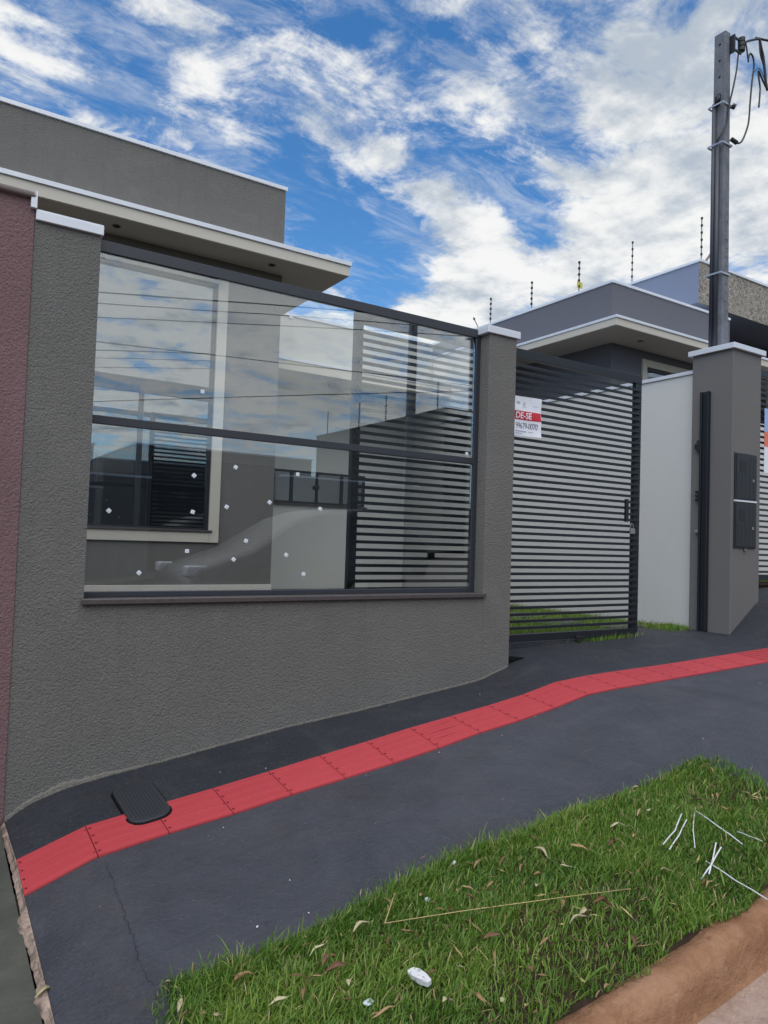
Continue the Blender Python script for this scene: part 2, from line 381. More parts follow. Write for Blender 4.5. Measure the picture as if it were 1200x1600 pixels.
def text_mesh(txt, size, mat, extrude=.0008, spacing=1.0, bold=0.):
    cu = bpy.data.curves.new('lettering', 'FONT'); cu.body = txt; cu.size = size; cu.extrude = extrude; cu.space_character = spacing; cu.offset = bold
    o = bpy.data.objects.new('lettering', cu); COL.objects.link(o)
    dg = bpy.context.evaluated_depsgraph_get(); me = bpy.data.meshes.new_from_object(o.evaluated_get(dg))
    bpy.data.objects.remove(o); me.materials.clear(); me.materials.append(MATS[mat]); return me

# ------------------------------------------------------------------ ground surface
XB = [-4, .398, .648, .928, 1.227, 1.493, 1.787, 2.062, 2.341, 2.598, 2.867, 3.15, 3.436, 3.575, 3.714, 3.918, 4.21, 4.522, 5.386, 6.11, 6.56, 9, 14]
ZB = [-1.93, -1.370, -1.279, -1.240, -1.207, -1.170, -1.136, -1.102, -1.062, -1.018, -.985, -.941, -.886, -.877, -.870, -.864, -.853, -.842, -.812, -.79, -.50, -.40, -.2]
XA = [-4, .396, .656, .772, .992, 1.23, 1.507, 1.783, 2.065, 2.324, 2.607, 2.898, 3.234, 3.436, 3.575, 3.714, 4.012, 4.264, 4.567, 5.863, 6.11, 6.56, 9, 14]
ZA = [-1.90, -1.343, -1.255, -1.2395, -1.209, -1.180, -1.142, -1.103, -1.064, -1.026, -.991, -.955, -.906, -.862, -.851, -.842, -.832, -.826, -.819, -.772, -.765, -.47, -.37, -.17]
XC = [-4, .394, .446, .512, .65, .825, 1.107, 1.414, 1.828, 2.293, 2.768, 3.081, 3.246, 3.503, 3.75, 4.1, 5.16, 6.11, 6.56, 9, 14]
ZC = [-1.89, -1.359, -1.318, -1.282, -1.237, -1.208, -1.177, -1.133, -1.076, -1.031, -.975, -.939, -.917, -.839, -.788, -.780, -.748, -.748, -.449, -.35, -.15]
XG = [-4, 3.0, 3.5, 3.74, 5.167, 6.21, 6.56, 9, 14]
ZG = [-1.9, -.92, -.80, -.763, -.728, -.732, -.40, -.33, -.13]
ROWY = [2.26, 3.03, 3.3, 3.8, 4.05, 4.4]
def zrow(j, x):
    if j == 0: return float(np.interp(x, XB, ZB)) - .06*.77
    if j == 1: return float(np.interp(x, XB, ZB))
    if j == 2: return float(np.interp(x, XA, ZA))
    if j == 3: return float(np.interp(x, XC, ZC))
    if j == 4: return float(np.interp(x, XG, ZG))
    return float(np.interp(x, XG, ZG)) + .004
def zg(x, y):
    if y <= 2.26: return float(np.interp(x, XB, ZB)) - .06*(3.03-y)
    return float(np.interp(y, ROWY, [zrow(j, x) for j in range(6)]))
def ripple(x, y):
    return .0035*math.sin(2.1*x+1.3*math.sin(1.7*y))*math.sin(2.7*y+.8*x) + .002*math.sin(5.3*x+2*y)

xs = np.arange(.394, 12.001, .06); ys = np.concatenate([np.arange(1.40, 3.0, .08), np.arange(3.0, 4.41, .05)])
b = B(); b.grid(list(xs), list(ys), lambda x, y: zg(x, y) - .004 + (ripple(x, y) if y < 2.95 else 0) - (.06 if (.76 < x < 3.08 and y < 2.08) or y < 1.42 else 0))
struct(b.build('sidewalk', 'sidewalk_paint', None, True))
SIDEWALK = bpy.data.objects['sidewalk']
# neighbour's older concrete sidewalk
b = B(); b.grid(list(np.arange(-5, .36, .1))+[.372], list(np.arange(1.3, 3.82, .1)), lambda x, y: -1.372 + (x-.394)*.128 - .06*(3.03-y) - .016 + .004*math.sin(7*x+3*y))
struct(b.build('old_sidewalk', 'old_concrete', None, True))
# ragged mortar joint between the two sidewalks
b = B(); prev = None
yy = np.arange(1.4, 3.80, .02); nz_ = rng.normal(0, 1, len(yy)); nz_ = np.convolve(nz_, np.ones(5)/5, 'same')
for i, y in enumerate(yy):
    zc = zg(.4, y); amp = 1.0 if y < 2.98 else (.25 if y < 3.35 else .9)
    w = max(.002, (.006 + .020*nz_[i])*amp); l = .396 - w - .006*abs(nz_[i]); r = .397
    ring = [b.bm.verts.new(q) for q in ((l-.012, y, zc-.030), (l, y, zc-.014+.004*nz_[i]), ((l+r)/2, y, zc-.004+.003*nz_[i]), (r, y, zc+.001), (r+.004, y, zc-.01))]
    if prev:
        for k in range(4): b._f([prev[k], prev[k+1], ring[k+1], ring[k]])
    prev = ring
b.build('mortar_joint', 'mortar', SIDEWALK, False)
# hairline crack in the sidewalk, a dark sliver of open joint
b = B(); cpts = [(.674, 2.97), (.668, 2.85), (.661, 2.71), (.657, 2.60), (.648, 2.50), (.652, 2.42), (.637, 2.33), (.644, 2.17)]
prev = None; k = 0
for i in range(len(cpts)-1):
    for t in np.linspace(0, 1, 8, endpoint=False):
        x = cpts[i][0]+(cpts[i+1][0]-cpts[i][0])*t + random.uniform(-.005, .005); y = cpts[i][1]+(cpts[i+1][1]-cpts[i][1])*t
        w = random.uniform(.0002, .0011); z = zg(x, y) + ripple(x, y) + .0015
        cur = [b.bm.verts.new((x-w, y, z)), b.bm.verts.new((x+w, y, z))]
        if prev: b._f([prev[0], prev[1], cur[1], cur[0]])
        prev = cur
metal('crack_dark', (.006, .006, .008), .9, .1)
b.build('crack', 'crack_dark', SIDEWALK)
# grit and paint flecks lying on the sidewalk
b = B()
for k in range(70):
    x = random.uniform(.5, 6.0); y = random.uniform(2.2, 3.72); r = random.choice([.0010, .0013, .0016, .003]); z = zg(x, y)+.001
    if 3.02 < y < 3.31: continue
    t = bmesh.new(); bmesh.ops.create_icosphere(t, subdivisions=1, radius=r); b.join(t, Matrix.Translation((x, y, z)) @ Matrix.Diagonal((1, random.uniform(.5, 1.4), .6, 1)))
tag(b.build('grit', 'white_stone', SIDEWALK), kind='stuff')

# kerb and street
def zk(x): return -1.265 + (x-1.5)*.124 + (max(0, x-3.2)*-.03)
prof = [(1.40, -.10), (1.397, .0), (1.345, .0), (1.318, -.006), (1.302, -.020), (1.294, -.045), (1.287, -.10), (1.275, -.135), (1.25, -.16)]
b = B(); prev = None
for x in np.arange(-6, 14.01, .07):
    w = .006*math.sin(9*x)+.004*math.sin(23*x+1)
    ring = [b.bm.verts.new((x, y + (w if 0 < i < 7 else 0), zk(x)+z + .004*math.sin(17*x+2*i))) for i, (y, z) in enumerate(prof)]
    if prev:
        for k in range(len(prof)-1): b._f([prev[k], prev[k+1], ring[k+1], ring[k]])
    prev = ring
struct(b.build('kerb', 'kerb_earth', None, True))
b = B(); b.grid(list(np.arange(-40, 60.1, .5)), [-7.6, -6, -4, -2, -.5, 0, .5, .8, 1.0, 1.15, 1.28], lambda x, y: zk(max(-12, min(16, x))) - .128 + (-.02*(1.2-y) if y > 0 else -.024) + .004*math.sin(9*x))
struct(b.build('street', 'street_earth', None, True))
b = B(); b.grid(list(np.arange(-40, 60.1, 2)), [-12, -10, -8, -7.55], lambda x, y: zk(max(-12, min(16, x))) + .02)
struct(b.build('far_sidewalk', 'old_concrete', None, True))
b = B(); gx = [-900, -300, -80, -40, -20, -12, -6, 0, 4, 8, 12, 16, 30, 60, 120, 400, 900]; gy = [-900, -300, -80, -30, -12.0, 0, 4, 8, 14, 20, 40, 100, 300, 900]
b.grid(gx, gy, lambda x, y: zk(max(-12, min(16, x))) - .5)
struct(b.build('ground', 'terrain', None, True))

# ------------------------------------------------------------------ red tactile paving
P = .278
strip = thing('tactile_strip', (.396, 3.165, -1.35), 'red painted tactile paving strip running along the dark sidewalk', 'tactile paving')
edges = [.396, .656] + [.656+P*k for k in range(1, 28)]
def tile(x0, x1, dots, idx):
    b = B(); n = 5; g = .0020
    xa, xb = x0+g, x1-g
    ya, yb = 3.032, 3.298
    def top(x, y, h): 
        z0 = zg(x0, 3.03)*(1-(y-3.03)/.27)+zg(x0, 3.3)*(y-3.03)/.27; z1 = zg(x1, 3.03)*(1-(y-3.03)/.27)+zg(x1, 3.3)*(y-3.03)/.27
        return z0+(z1-z0)*(x-x0)/(x1-x0) + .0045 + h
    A = [b.bm.verts.new((x, y, top(x, y, 0))) for x, y in ((xa, ya), (xb, ya), (xb, yb), (xa, yb))]
    Bm = [b.bm.verts.new((x, y, top(x, y, -.02))) for x, y in ((xa-.0003, ya-.003), (xb+.0003, ya-.003), (xb+.0003, yb+.003), (xa-.0003, yb+.003))]
    b._f(A)
    for i in range(4): b._f([A[i], A[(i+1) % 4], Bm[(i+1) % 4], Bm[i]])
    if not dots:
        for k in range(4):
            yc = ya + (k+.5)*(yb-ya)/4; e0, e1 = xa+.020, xb-.006
            lo = [b.bm.verts.new((x, y, top(x, y, 0))) for x, y in ((e0, yc-.017), (e1, yc-.017), (e1, yc+.017), (e0, yc+.017))]
            hi = [b.bm.verts.new((x, y, top(x, y, .0014))) for x, y in ((e0+.006, yc-.010), (e1-.004, yc-.010), (e1-.004, yc+.010), (e0+.006, yc+.010))]
            b._f(hi)
            for i in range(4): b._f([lo[i], lo[(i+1) % 4], hi[(i+1) % 4], hi[i]])
            b.mi = 1                                   # bare pit where the paint missed the end of the bar
            for sx_ in ((e0-.010, .0062),) + (((e1+.001, .004),) if (k+idx) % 3 == 0 else ()):
                c = [b.bm.verts.new((sx_[0]+sx_[1]*math.cos(a)*1.1, yc+random.uniform(-.001, .001)+sx_[1]*math.sin(a), top(sx_[0], yc, .0012))) for a in np.linspace(0, 2*math.pi, 7)[:-1]]
                b._f(c)
            b.mi = 0
    else:
        for i in range(6):
            for j in range(6):
                cx = xa+(i+.5)*(xb-xa)/6; cy_ = ya+(j+.5)*(yb-ya)/6
                rings = []
                for r, h in ((.0135, 0.), (.0105, .0045), (.006, .006)):
                    rings.append([b.bm.verts.new((cx+r*math.cos(a), cy_+r*math.sin(a), top(cx, cy_, h))) for a in np.linspace(0, 2*math.pi, 9)[:-1]])
                for q in range(2):
                    for t in range(8): b._f([rings[q][t], rings[q][(t+1) % 8], rings[q+1][(t+1) % 8], rings[q+1][t]])
                b._f(rings[2])
                b.mi = 1
                b._f([b.bm.verts.new((cx+.019*math.cos(a)+.004, cy_+.019*math.sin(a), top(cx, cy_, .0004))) for a in np.linspace(0, 2*math.pi, 9)[:-1]]); b.mi = 0
    b.build('tile', ['red_paint', 'red_shade'], strip, False, (x0, 3.165, zg(x0, 3.165)))
for i in range(len(edges)-1):
    if edges[i] > 9: break
    tile(edges[i], edges[i+1], 5.3 < edges[i] < 6.3, i)
b = B(); b.grid(list(np.arange(.396, 8.0, .05)), [3.03, 3.165, 3.30], lambda x, y: zg(x, y)-.003)
b.build('bedding', 'red_shade', strip)

# meter cover set over the strip
cov = thing('access_cover', (.90, 3.37, zg(.9, 3.37)), 'black ribbed rounded lid set across the red strip', 'access cover')
def rrect(cx, cy_, hx, hy, r, n=6):
    p = []
    for (sx_, sy_), a0 in (((1, 1), 0), ((-1, 1), 90), ((-1, -1), 180), ((1, -1), 270)):
        for k in range(n+1):
            a = R_(a0+90*k/n); p.append((cx+sx_*(hx-r)+r*math.cos(a), cy_+sy_*(hy-r)+r*math.sin(a)))
    return p
def zc(x, y): return zg(.9, 3.15) + (zg(.9, 3.6)-zg(.9, 3.15))*(y-3.15)/.45 + (x-.9)*.13 + .0065
def plate(b, poly, z0, z1, inset=.0):
    A = [b.bm.verts.new((x, y, zc(x, y)+z0)) for x, y in poly]
    cx = sum(p[0] for p in poly)/len(poly); cy_ = sum(p[1] for p in poly)/len(poly)
    T0 = [b.bm.verts.new((x, y, zc(x, y)+z1-inset)) for x, y in poly]
    T = [b.bm.verts.new((cx+(x-cx)*(1-inset*5), cy_+(y-cy_)*(1-inset*5), zc(x, y)+z1)) for x, y in poly]
    n = len(poly)
    for i in range(n):
        b._f([A[i], A[(i+1) % n], T0[(i+1) % n], T0[i]]); b._f([T0[i], T0[(i+1) % n], T[(i+1) % n], T[i]])
    b._f(T)
b = B(); plate(b, rrect(.905, 3.378, .089, .212, .066), -.03, .009, .003); b.build('lid', 'lid_paint', cov, False)
b = B()
for k in range(11):
    x = .905-.071+k*.0142; hy = .195 if 1 < k < 9 else (.175 if k in (1, 9) else .150)
    pts = [(x-.0036, 3.378-hy), (x+.0036, 3.378-hy), (x+.0036, 3.378+hy), (x-.0036, 3.378+hy)]
    plate(b, pts, .007, .0112, .0015)
b.build('rib', 'lid_paint', cov)
b = B(); plate(b, rrect(.905, 3.376, .096, .220, .072), -.05, .001, .001); b.build('lid_frame', 'crack_dark', cov)

# ------------------------------------------------------------------ front wall
fw = thing('front_wall', (1.95, 3.87, -1.3), 'grey textured front wall with two pillars and a tall glass panel above', 'front wall')
T_ = .14
b = B()
# low wall: bottom follows below the pavement
b.box(.697, 3.252, 3.80, 3.80+T_, -1.6, -.36)
b.build('wall', 'gray_stucco', fw)
b = B(); b.box(.394, .697, 3.80, 3.80+T_, -1.7, 1.488); b.build('pillar', 'gray_stucco', fw)
b = B(); b.box(3.252, 3.503, 3.80, 3.80+T_, -1.5, 1.468, .004); b.build('pillar', 'gray_stucco', fw)
for x0, x1, z in ((.397, .706, 1.488), (3.222, 3.522, 1.468)):
    b = B(); b.box(x0, x1, 3.782, 3.80+T_+.018, z-.010, z+.036, .002); b.box(x0+.002, x1-.002, 3.784, 3.80+T_+.016, z+.036, z+.041); b.build('coping', 'flashing', fw)
# crumbling render where the wall meets the pavement
b = B(); prev = None
for x in np.arange(.40, 3.50, .015):
    z = zg(x, 3.79); h = .004+.005*random.random(); ou = .002+.004*random.random()
    if x < 1.25: h += .022*math.exp(-((x-.62)/.22)**2)*(.6+.6*random.random()); ou += .010*math.exp(-((x-.7)/.25)**2)*(.5+random.random())
    ring = [b.bm.verts.new(q) for q in ((x, 3.801, z+h), (x, 3.799-ou*.6, z+h*.55), (x, 3.799-ou, z-.012))]
    if prev:
        for k in range(2): b._f([prev[k], prev[k+1], ring[k+1], ring[k]])
    prev = ring
stucco('base_render', (.175, .165, .145), 120, .006)
b.build('base_render', 'base_render', fw)
b = B()
b.box(.685, 3.262, 3.772, 3.799, -.360, -.333, .003); b.box(.699, 3.250, 3.799, 3.80+T_+.01, -.3605, -.334, .002)
b.build('sill', 'granite', fw)
fr = link('glazing_frame', None, fw, (1.97, 3.915, .58))
YF0, YF1 = 3.893, 3.925
def bar(name, *a): 
    b = B(); b.box(*a, .002); b.build(name, 'frame_metal', fr)
bar('top_rail', .699, 3.250, YF0, YF1, 1.438, 1.497)
bar('middle_rail', .715, 3.236, YF0+.001, YF1-.001, .552, .594)
bar('bottom_rail', .699, 3.250, YF0, YF1, -.333, -.306)
bar('stile', .699, .714, YF0, YF1, -.305, 1.437)
bar('stile', 3.210, 3.250, YF0, YF1, -.305, 1.437)
panes = []
for z0, z1 in ((.596, 1.436), (-.304, .550)):
    b = B(); b.box(.716, 3.208, 3.905, 3.911, z0, z1); panes.append(b.build('pane', 'pane_glass', fw, False, (1.96, 3.908, (z0+z1)/2)))
b = B(); s_ = .0102; b.box(-s_, s_, -.004, 0, -s_, s_); b.mi = 1; b.box(-s_*.45, s_*.45, -.0055, -.0035, -s_*.45, s_*.45)
stk = b.mesh('sticker', ['foam', 'white_plastic'])
for (x, z, a, up) in ((.817, .109, 40, 0), (1.255, .124, 20, 0), (1.254, .324, 38, 0), (1.491, .389, 25, 0), (1.447, .162, 30, 0), (1.706, .202, 35, 0), (1.233, -.09, 2, 0), (1.57, -.025, 20, 0), (1.501, -.132, 38, 0), (.983, -.209, 40, 0), (1.824, -.101, 35, 0), (1.942, -.213, 22, 0), (2.037, .181, 25, 0), (1.879, .379, 5, 0),
                      (.736, 1.420, 3, 1), (1.28, .791, 4, 1), (1.798, 1.307, 20, 1), (3.16, .62, 30, 1)):
    o = link('sticker', stk, panes[0] if up else panes[1], (x, 3.9045, z)); o.rotation_euler = (0, R_(a), 0)

# maroon neighbour wall
mw = thing('maroon_wall', (-.6, 3.88, -1.6), 'rough maroon stucco wall at the left edge beside the grey pillar', 'wall')
b = B(); b.box(-5, .3925, 3.796, 3.95, -2.4, 1.575); b.build('wall', 'maroon_stucco', mw)
b = B(); pr_ = [(3.875+.10*math.cos(a)*1.05, 1.577+.052*math.sin(a)) for a in np.linspace(0, math.pi, 9)]
b.prism(pr_, 'x', -5, .386); b.build('coping', 'gutter_clay', mw, True)
b = B(); b.box(.372, .399, 3.772, 3.96, 1.528, 1.578, .001); b.box(.393, .399, 3.774, 3.958, 1.578, 1.612); b.build('flashing', 'flashing', mw)

# ------------------------------------------------------------------ sliding gate
def slat_gate(name, loc, x0, x1, yc, z0, z1, label, zs, st=.035, handle=False, mat='dark_metal', lastw=.062):
    g = thing(name, loc, label, 'gate')
    b = B(); b.box(x0, x1, yc-.022, yc+.022, z1-.068, z1, .002); b.build('top_rail', mat, g)
    b = B(); b.box(x0, x1, yc-.022, yc+.022, z0, z0+.055, .002); b.build('bottom_rail', mat, g)
    b = B(); b.box(x0, x0+st, yc-.020, yc+.020, z0+.056, z1-.069, .002); b.build('stile', mat, g)
    b = B(); b.box(x1-lastw, x1, yc-.020, yc+.020, z0+.056, z1-.069, .002); b.build('stile', mat, g)
    b = B(); xa, xb = x0+st*.35, x1-lastw*.35; b.box(-(xb-xa)/2, (xb-xa)/2, -.008, .008, -.0105, .0105, .0015); me = b.mesh('slat', mat)
    for z in zs:
        if z0+.07 < z < z1-.08: link('slat', me, g, ((xa+xb)/2, yc-.030, z))
    return g
zs = [.797-.0505*k for k in range(-14, 31)]
gate = slat_gate('sliding_gate', (3.74, 4.05, -.72), 2.318, 5.165, 4.05, -.722, 1.482, 'black horizontal slat sliding gate half open between the grey pillars', zs, .058, True, 'dark_metal', .075)
b = B(); b.box(4.955, 4.987, 3.998, 4.022, .225, .415, .002); b.build('handle', 'dark_metal', gate)
b = B(); pts = [(5.03+.018*math.cos(a), 4.0, .185+.028*math.sin(a)) for a in np.linspace(-.3, math.pi+.3, 9)]
b.tube(pts, .004, 6); b.box(5.005, 5.058, 3.985, 4.008, .125, .172, .004); b.build('padlock', 'lamp_metal', gate)
b = B(); b.box(4.4, 4.46, 4.0, 4.02, -.74, -.70, .004); b.build('wheel', 'black_plastic', gate)
# lower latch seen through the glass
b = B(); b.box(2.93, 2.985, 4.0, 4.018, -.105, -.060, .003); b.build('latch', 'dark_metal', gate)
b = B(); b.box(3.5, 6.12, 4.03, 4.07, -.775, -.735); tag(b.build('gate_track', 'sidewalk_paint', None), 'dark painted ground track under the black sliding gate', 'gate track')
# drain hole
b = B(); b.box(3.53, 3.72, 3.83, 3.93, -.86, zg(3.62, 3.88)+.004, .004); tag(b.build('floor_drain', 'crack_dark', None), 'small dark floor drain at the foot of the right wall pillar', 'drain')

# sale banner on the gate
def banner(loc, w, h, name, label):
    return thing(name, loc, label, 'banner')
bn = banner((3.72, 3.995, .97), .5, .3, 'sale_banner', 'small white and red sale banner tied on the slatted gate')
b = B(); nx, nz2 = 14, 9; x0, x1, z0, z1 = 3.43, 3.943, .818, 1.113
def bz(x, z): return 3.994 - .006*math.sin(9*x+3*z) - .010*max(0, (x-3.85)/.09)**2*max(0, (.95-z)/.13) - .003*math.sin(40*z+10*x)
def sheet(xa, xb, za, zb_, off, mat, name, par, nx=12, nz=5):
    b = B(); v = [[b.bm.verts.new((x, bz(x, z)-off, z + .006*(x-3.7))) for z in np.linspace(za, zb_, nz)] for x in np.linspace(xa, xb, nx)]
    for i in range(nx-1):
        for j in range(nz-1): b._f([v[i][j], v[i+1][j], v[i+1][j+1], v[i][j+1]])
    o = b.build(name, mat, par, True)
    return o
sh = sheet(x0, x1, z0, z1, 0, 'sign_white', 'banner_sheet', bn, 16, 9)
sheet(x0+.02, x1-.003, .938, 1.004, .0012, 'sign_red', 'red_band', bn, 14, 4)
def put_text(txt, size, mat, x, z, par, off=.002, sp=1., bold=0., xs_=1.):
    me = text_mesh(txt, size, mat, .0002, sp, bold)
    for v in me.vertices:
        X = x + v.co.x*xs_; Z = z + v.co.y; v.co = Vector((X, bz(X, Z)-off-v.co.z, Z + .006*(X-3.7)))
    return link('lettering', me, par)
put_text('DE-SE', .066, 'sign_white', 3.690, .949, bn, .0022, 1.0, .0012, .95)
put_text('VEN', .066, 'sign_white', 3.555, .949, bn, .0022, 1.0, .0012, .95)
put_text('99679-0070', .064, 'ink', 3.694, .873, bn, .0016, .9, -.0006, .78)
put_text('(45)', .05, 'ink', 3.56, .872, bn, .0016, .9, 0., .8)
b = B(); b.box(3.936, 3.944, 3.99, 4.03, 1.098, 1.106); b.build('tie', 'white_plastic', bn)
b = B()
for (xa, xb, za, zb_) in ((3.69, 3.80, .848, .856), (3.82, 3.87, .850, .855), (3.69, 3.76, .834, .838), (3.70, 3.735, 1.055, 1.075), (3.757, 3.80, 1.035, 1.038), (3.86, 3.92, 1.05, 1.053)):
    y = bz((xa+xb)/2, za)-.002; b.quad((xa, y, za), (xb, y, za), (xb, y, zb_), (xa, y, zb_))
for k in range(5):
    x = 3.76+.007*k; hgt = (.018, .03, .024, .034, .02)[k]; y = bz(x, 1.05)-.002; b.quad((x, y, 1.046), (x+.0035, y, 1.046), (x+.0035, y, 1.046+hgt), (x, y, 1.046+hgt))
tag(b.build('faded_print', 'ink_faded', bn), kind='stuff')

# ------------------------------------------------------------------ meter pillar, catch post, meter boxes
mp_ = thing('meter_pillar', (6.35, 4.0, -.75), 'square grey rendered pillar with metal cap and two black meter boxes', 'pillar')
b = B(); b.box(6.13, 6.585, 3.80, 4.21, -1.2, 1.845, .004); b.build('shaft', 'pier_gray', mp_)
b = B(); b.box(6.10, 6.615, 3.77, 4.24, 1.846, 1.896, .003); b.build('coping', 'flashing', mp_)
for k, (z0, z1) in enumerate(((.478, .900), (.040, .456))):
    mb = B(); mb.box(6.165, 6.510, 3.786, 3.8, z0, z1, .004); bx = mb.build('meter_box', 'black_plastic', mp_)
    b = B(); b.box(6.180, 6.495, 3.7815, 3.7858, z0+.014, z1-.014, .002); b.build('meter_door', 'lid_paint', bx)
    b = B(); b.box(6.235, 6.325, 3.779, 3.781, z1-.17, z1-.06, .0008); b.build('meter_window', 'interior_dark', bx)
    b = B(); b.box(6.430, 6.455, 3.776, 3.781, z0+.17, z0+.195, .002); b.build('knob', 'lamp_metal', bx)
    b = B()
    for q in range(5): b.box(6.20+.062*q, 6.222+.062*q, 3.7803, 3.7813, z0+.03, z1-.03 if q > 2 else z1-.19)
    b.build('rib', 'black_plastic', bx)
b = B(); b.box(6.166, 6.509, 3.783, 3.8, .459, .475, .001); b.build('divider', 'flashing', mp_)
b = B(); b.box(6.165, 6.51, 3.792, 3.8, .902, .914); b.tube([(6.34, 3.79, .036), (6.34, 3.79, .016)], .016, 8); b.build('box_trim', 'pier_gray', mp_)
cpst = thing('catch_post', (6.09, 4.06, -.74), 'black steel catch post fixed to the side of the meter pillar', 'gate post')
b = B(); b.box(6.085, 6.127, 4.012, 4.028, -.74, 1.485, .002); b.box(6.105, 6.127, 4.029, 4.079, -.74, 1.484); b.box(6.085, 6.127, 4.080, 4.098, -.74, 1.485, .002); b.build('channel', 'dark_metal', cpst)
for z in (.98, .93): 
    pass
b = B(); b.tube([(6.11, 4.115, 1.035), (6.11, 4.115, .93)], .022, 8); b.box(6.09, 6.127, 4.10, 4.15, .955, 1.0); b.build('catch', 'black_plastic', cpst)
for z in (.55, .515, .48):
    b = B(); b.box(6.085, 6.127, 4.099, 4.135, z-.012, z+.012, .002); b.build('catch', 'black_plastic', cpst)
b = B(); b.box(6.09, 6.127, 4.099, 4.14, .17, .195, .003); b.build('catch', 'lamp_metal', cpst)

# ------------------------------------------------------------------ utility pole on the pillar
up = thing('utility_pole', (6.30, 4.05, 1.89), 'square concrete service pole with black conduits strapped to its side', 'utility pole')
b = B()
A = [(6.243, 3.985), (6.348, 3.985), (6.348, 4.125), (6.243, 4.125)]; Tt = [(6.238, 3.988), (6.322, 3.988), (6.322, 4.105), (6.238, 4.105)]
a_ = [b.bm.verts.new((x, y, 1.86)) for x, y in A]; t_ = [b.bm.verts.new((x, y, 4.975)) for x, y in Tt]
b._f(a_[::-1]); b._f(t_)
for i in range(4): b._f([a_[i], a_[(i+1) % 4], t_[(i+1) % 4], t_[i]])
bmesh.ops.bevel(b.bm, geom=b.bm.edges[:], offset=.006, segments=1, affect='EDGES')
b.build('shaft', 'concrete', up)
for y, zt in ((4.046, 3.86), (4.086, 4.28)):
    b = B(); b.tube([(6.222, y, 1.90), (6.219, y-.004, zt)], .0205, 10); b.build('conduit', 'conduit_plastic', up, True)
b = B(); b.tube([(6.219, 4.05, 4.27), (6.222, 4.05, 4.33), (6.245, 4.05, 4.36)], .026, 8); b.build('conduit_cap', 'black_plastic', up, True)
for z in (4.255, 3.87, 2.62):
    b = B()
    b.box(6.196, 6.352, 3.974, 3.982, z-.008, z+.008); b.box(6.194, 6.200, 3.982, 4.128, z-.008, z+.008); b.box(6.345, 6.353, 3.982, 4.128, z-.008, z+.008); b.box(6.196, 6.352, 4.128, 4.135, z-.008, z+.008)
    b.build('strap', 'steel', up)
rk = B(); rk.box(6.318, 6.44, 3.935, 3.950, 4.895, 4.912); rk.box(6.318, 6.42, 3.935, 3.950, 4.775, 4.792); rk.box(6.300, 6.316, 3.935, 3.986, 4.76, 4.93)
rk = rk.build('insulator_rack', 'dark_metal', up)
b = B()
for z in (4.92, 4.875, 4.83): b.tube([(6.425, 3.942, z-.018), (6.425, 3.942, z+.018)], .034, 10); b.tube([(6.425, 3.942, z-.024), (6.425, 3.942, z+.024)], .020, 8)
b.build('insulator', 'black_plastic', rk, False)
for z in (4.86, 4.70, 4.54):
    b = B(); b.tube([(6.2365, 4.045, z), (6.25, 4.045, z)], .010, 8); b.build('bolt_hole', 'crack_dark', up)
b = B(); b.tube([(6.335, 3.972, 4.255), (6.352, 3.95, 4.240)], .026, 8); b.build('clamp', 'black_plastic', up)
b = B(); b.tube([(6.325, 3.972, 3.93), (6.385, 3.95, 3.90)], .02, 8); b.build('clamp', 'black_plastic', up)
# cast-in marks, worn beyond reading
b = B()
for k in range(15):
    z = 2.02+.085*k
    for q in range(3):
        if random.random() < .6: b.box(6.272+.016*q, 6.280+.016*q, 3.980+.0004*k*.2, 3.990, z, z+random.uniform(.012, .05))
tag(b.build('cast_mark', 'lamp_metal', up), kind='stuff')
def cable(pts, r, label):
    p = [Vector(q) for q in pts]; o = []
    for i in range(len(p)-1):
        p0, p1, p2, p3 = p[max(i-1, 0)], p[i], p[i+1], p[min(i+2, len(p)-1)]
        for t in np.linspace(0, 1, 6, endpoint=False):
            o.append(.5*((2*p1)+(p2-p0)*t+(2*p0-5*p1+4*p2-p3)*t*t+(3*p1-p0-3*p2+p3)*t**3))
    o.append(p[-1]); b = B(); b.tube(o, r, 6); return tag(b.build('cable', 'cable_black', None, True), label, 'cable')
cable([(6.43, 3.942, 4.89), (6.58, 3.95, 4.985), (6.75, 3.95, 5.07), (6.90, 3.93, 5.10), (8.5, 3.2, 5.0), (14, -2, 5.9)], .011, 'black service cable running right from the insulator rack')
cable([(6.745, 3.95, 5.06), (6.78, 3.95, 4.98), (6.815, 3.95, 4.905), (6.85, 3.95, 4.75), (6.868, 3.95, 4.66), (6.893, 3.95, 4.60)], .013, 'thick black drop cable hanging at the right edge beside the pole')
cable([(6.75, 3.955, 5.05), (6.77, 3.955, 4.93), (6.83, 3.955, 4.83), (6.855, 3.955, 4.70), (6.90, 3.955, 4.66)], .008, 'thinner cable twisted along the thick drop cable')
cable([(6.393, 3.95, 4.80), (6.378, 3.95, 4.70), (6.362, 3.95, 4.60), (6.32, 3.955, 4.42), (6.288, 3.97, 4.26), (6.26, 3.975, 4.08), (6.20, 3.99, 3.95), (6.185, 4.03, 3.88)], .008, 'black wire looping from the rack down the pole face')
cable([(6.507, 3.95, 4.935), (6.53, 3.95, 4.87), (6.542, 3.95, 4.82), (6.56, 3.95, 4.76)], .008, 'short black tail of wire hanging below the main cable')
cable([(6.56, 3.952, 4.80), (6.59, 3.952, 4.86), (6.64, 3.952, 4.84), (6.655, 3.952, 4.75), (6.624, 3.952, 4.575), (6.60, 3.952, 4.38), (6.578, 3.952, 4.176), (6.52, 3.952, 4.03), (6.454, 3.952, 3.932), (6.38, 3.952, 3.90), (6.33, 3.96, 3.92)], .009, 'long black wire bowing out from the pole down to its lower strap')
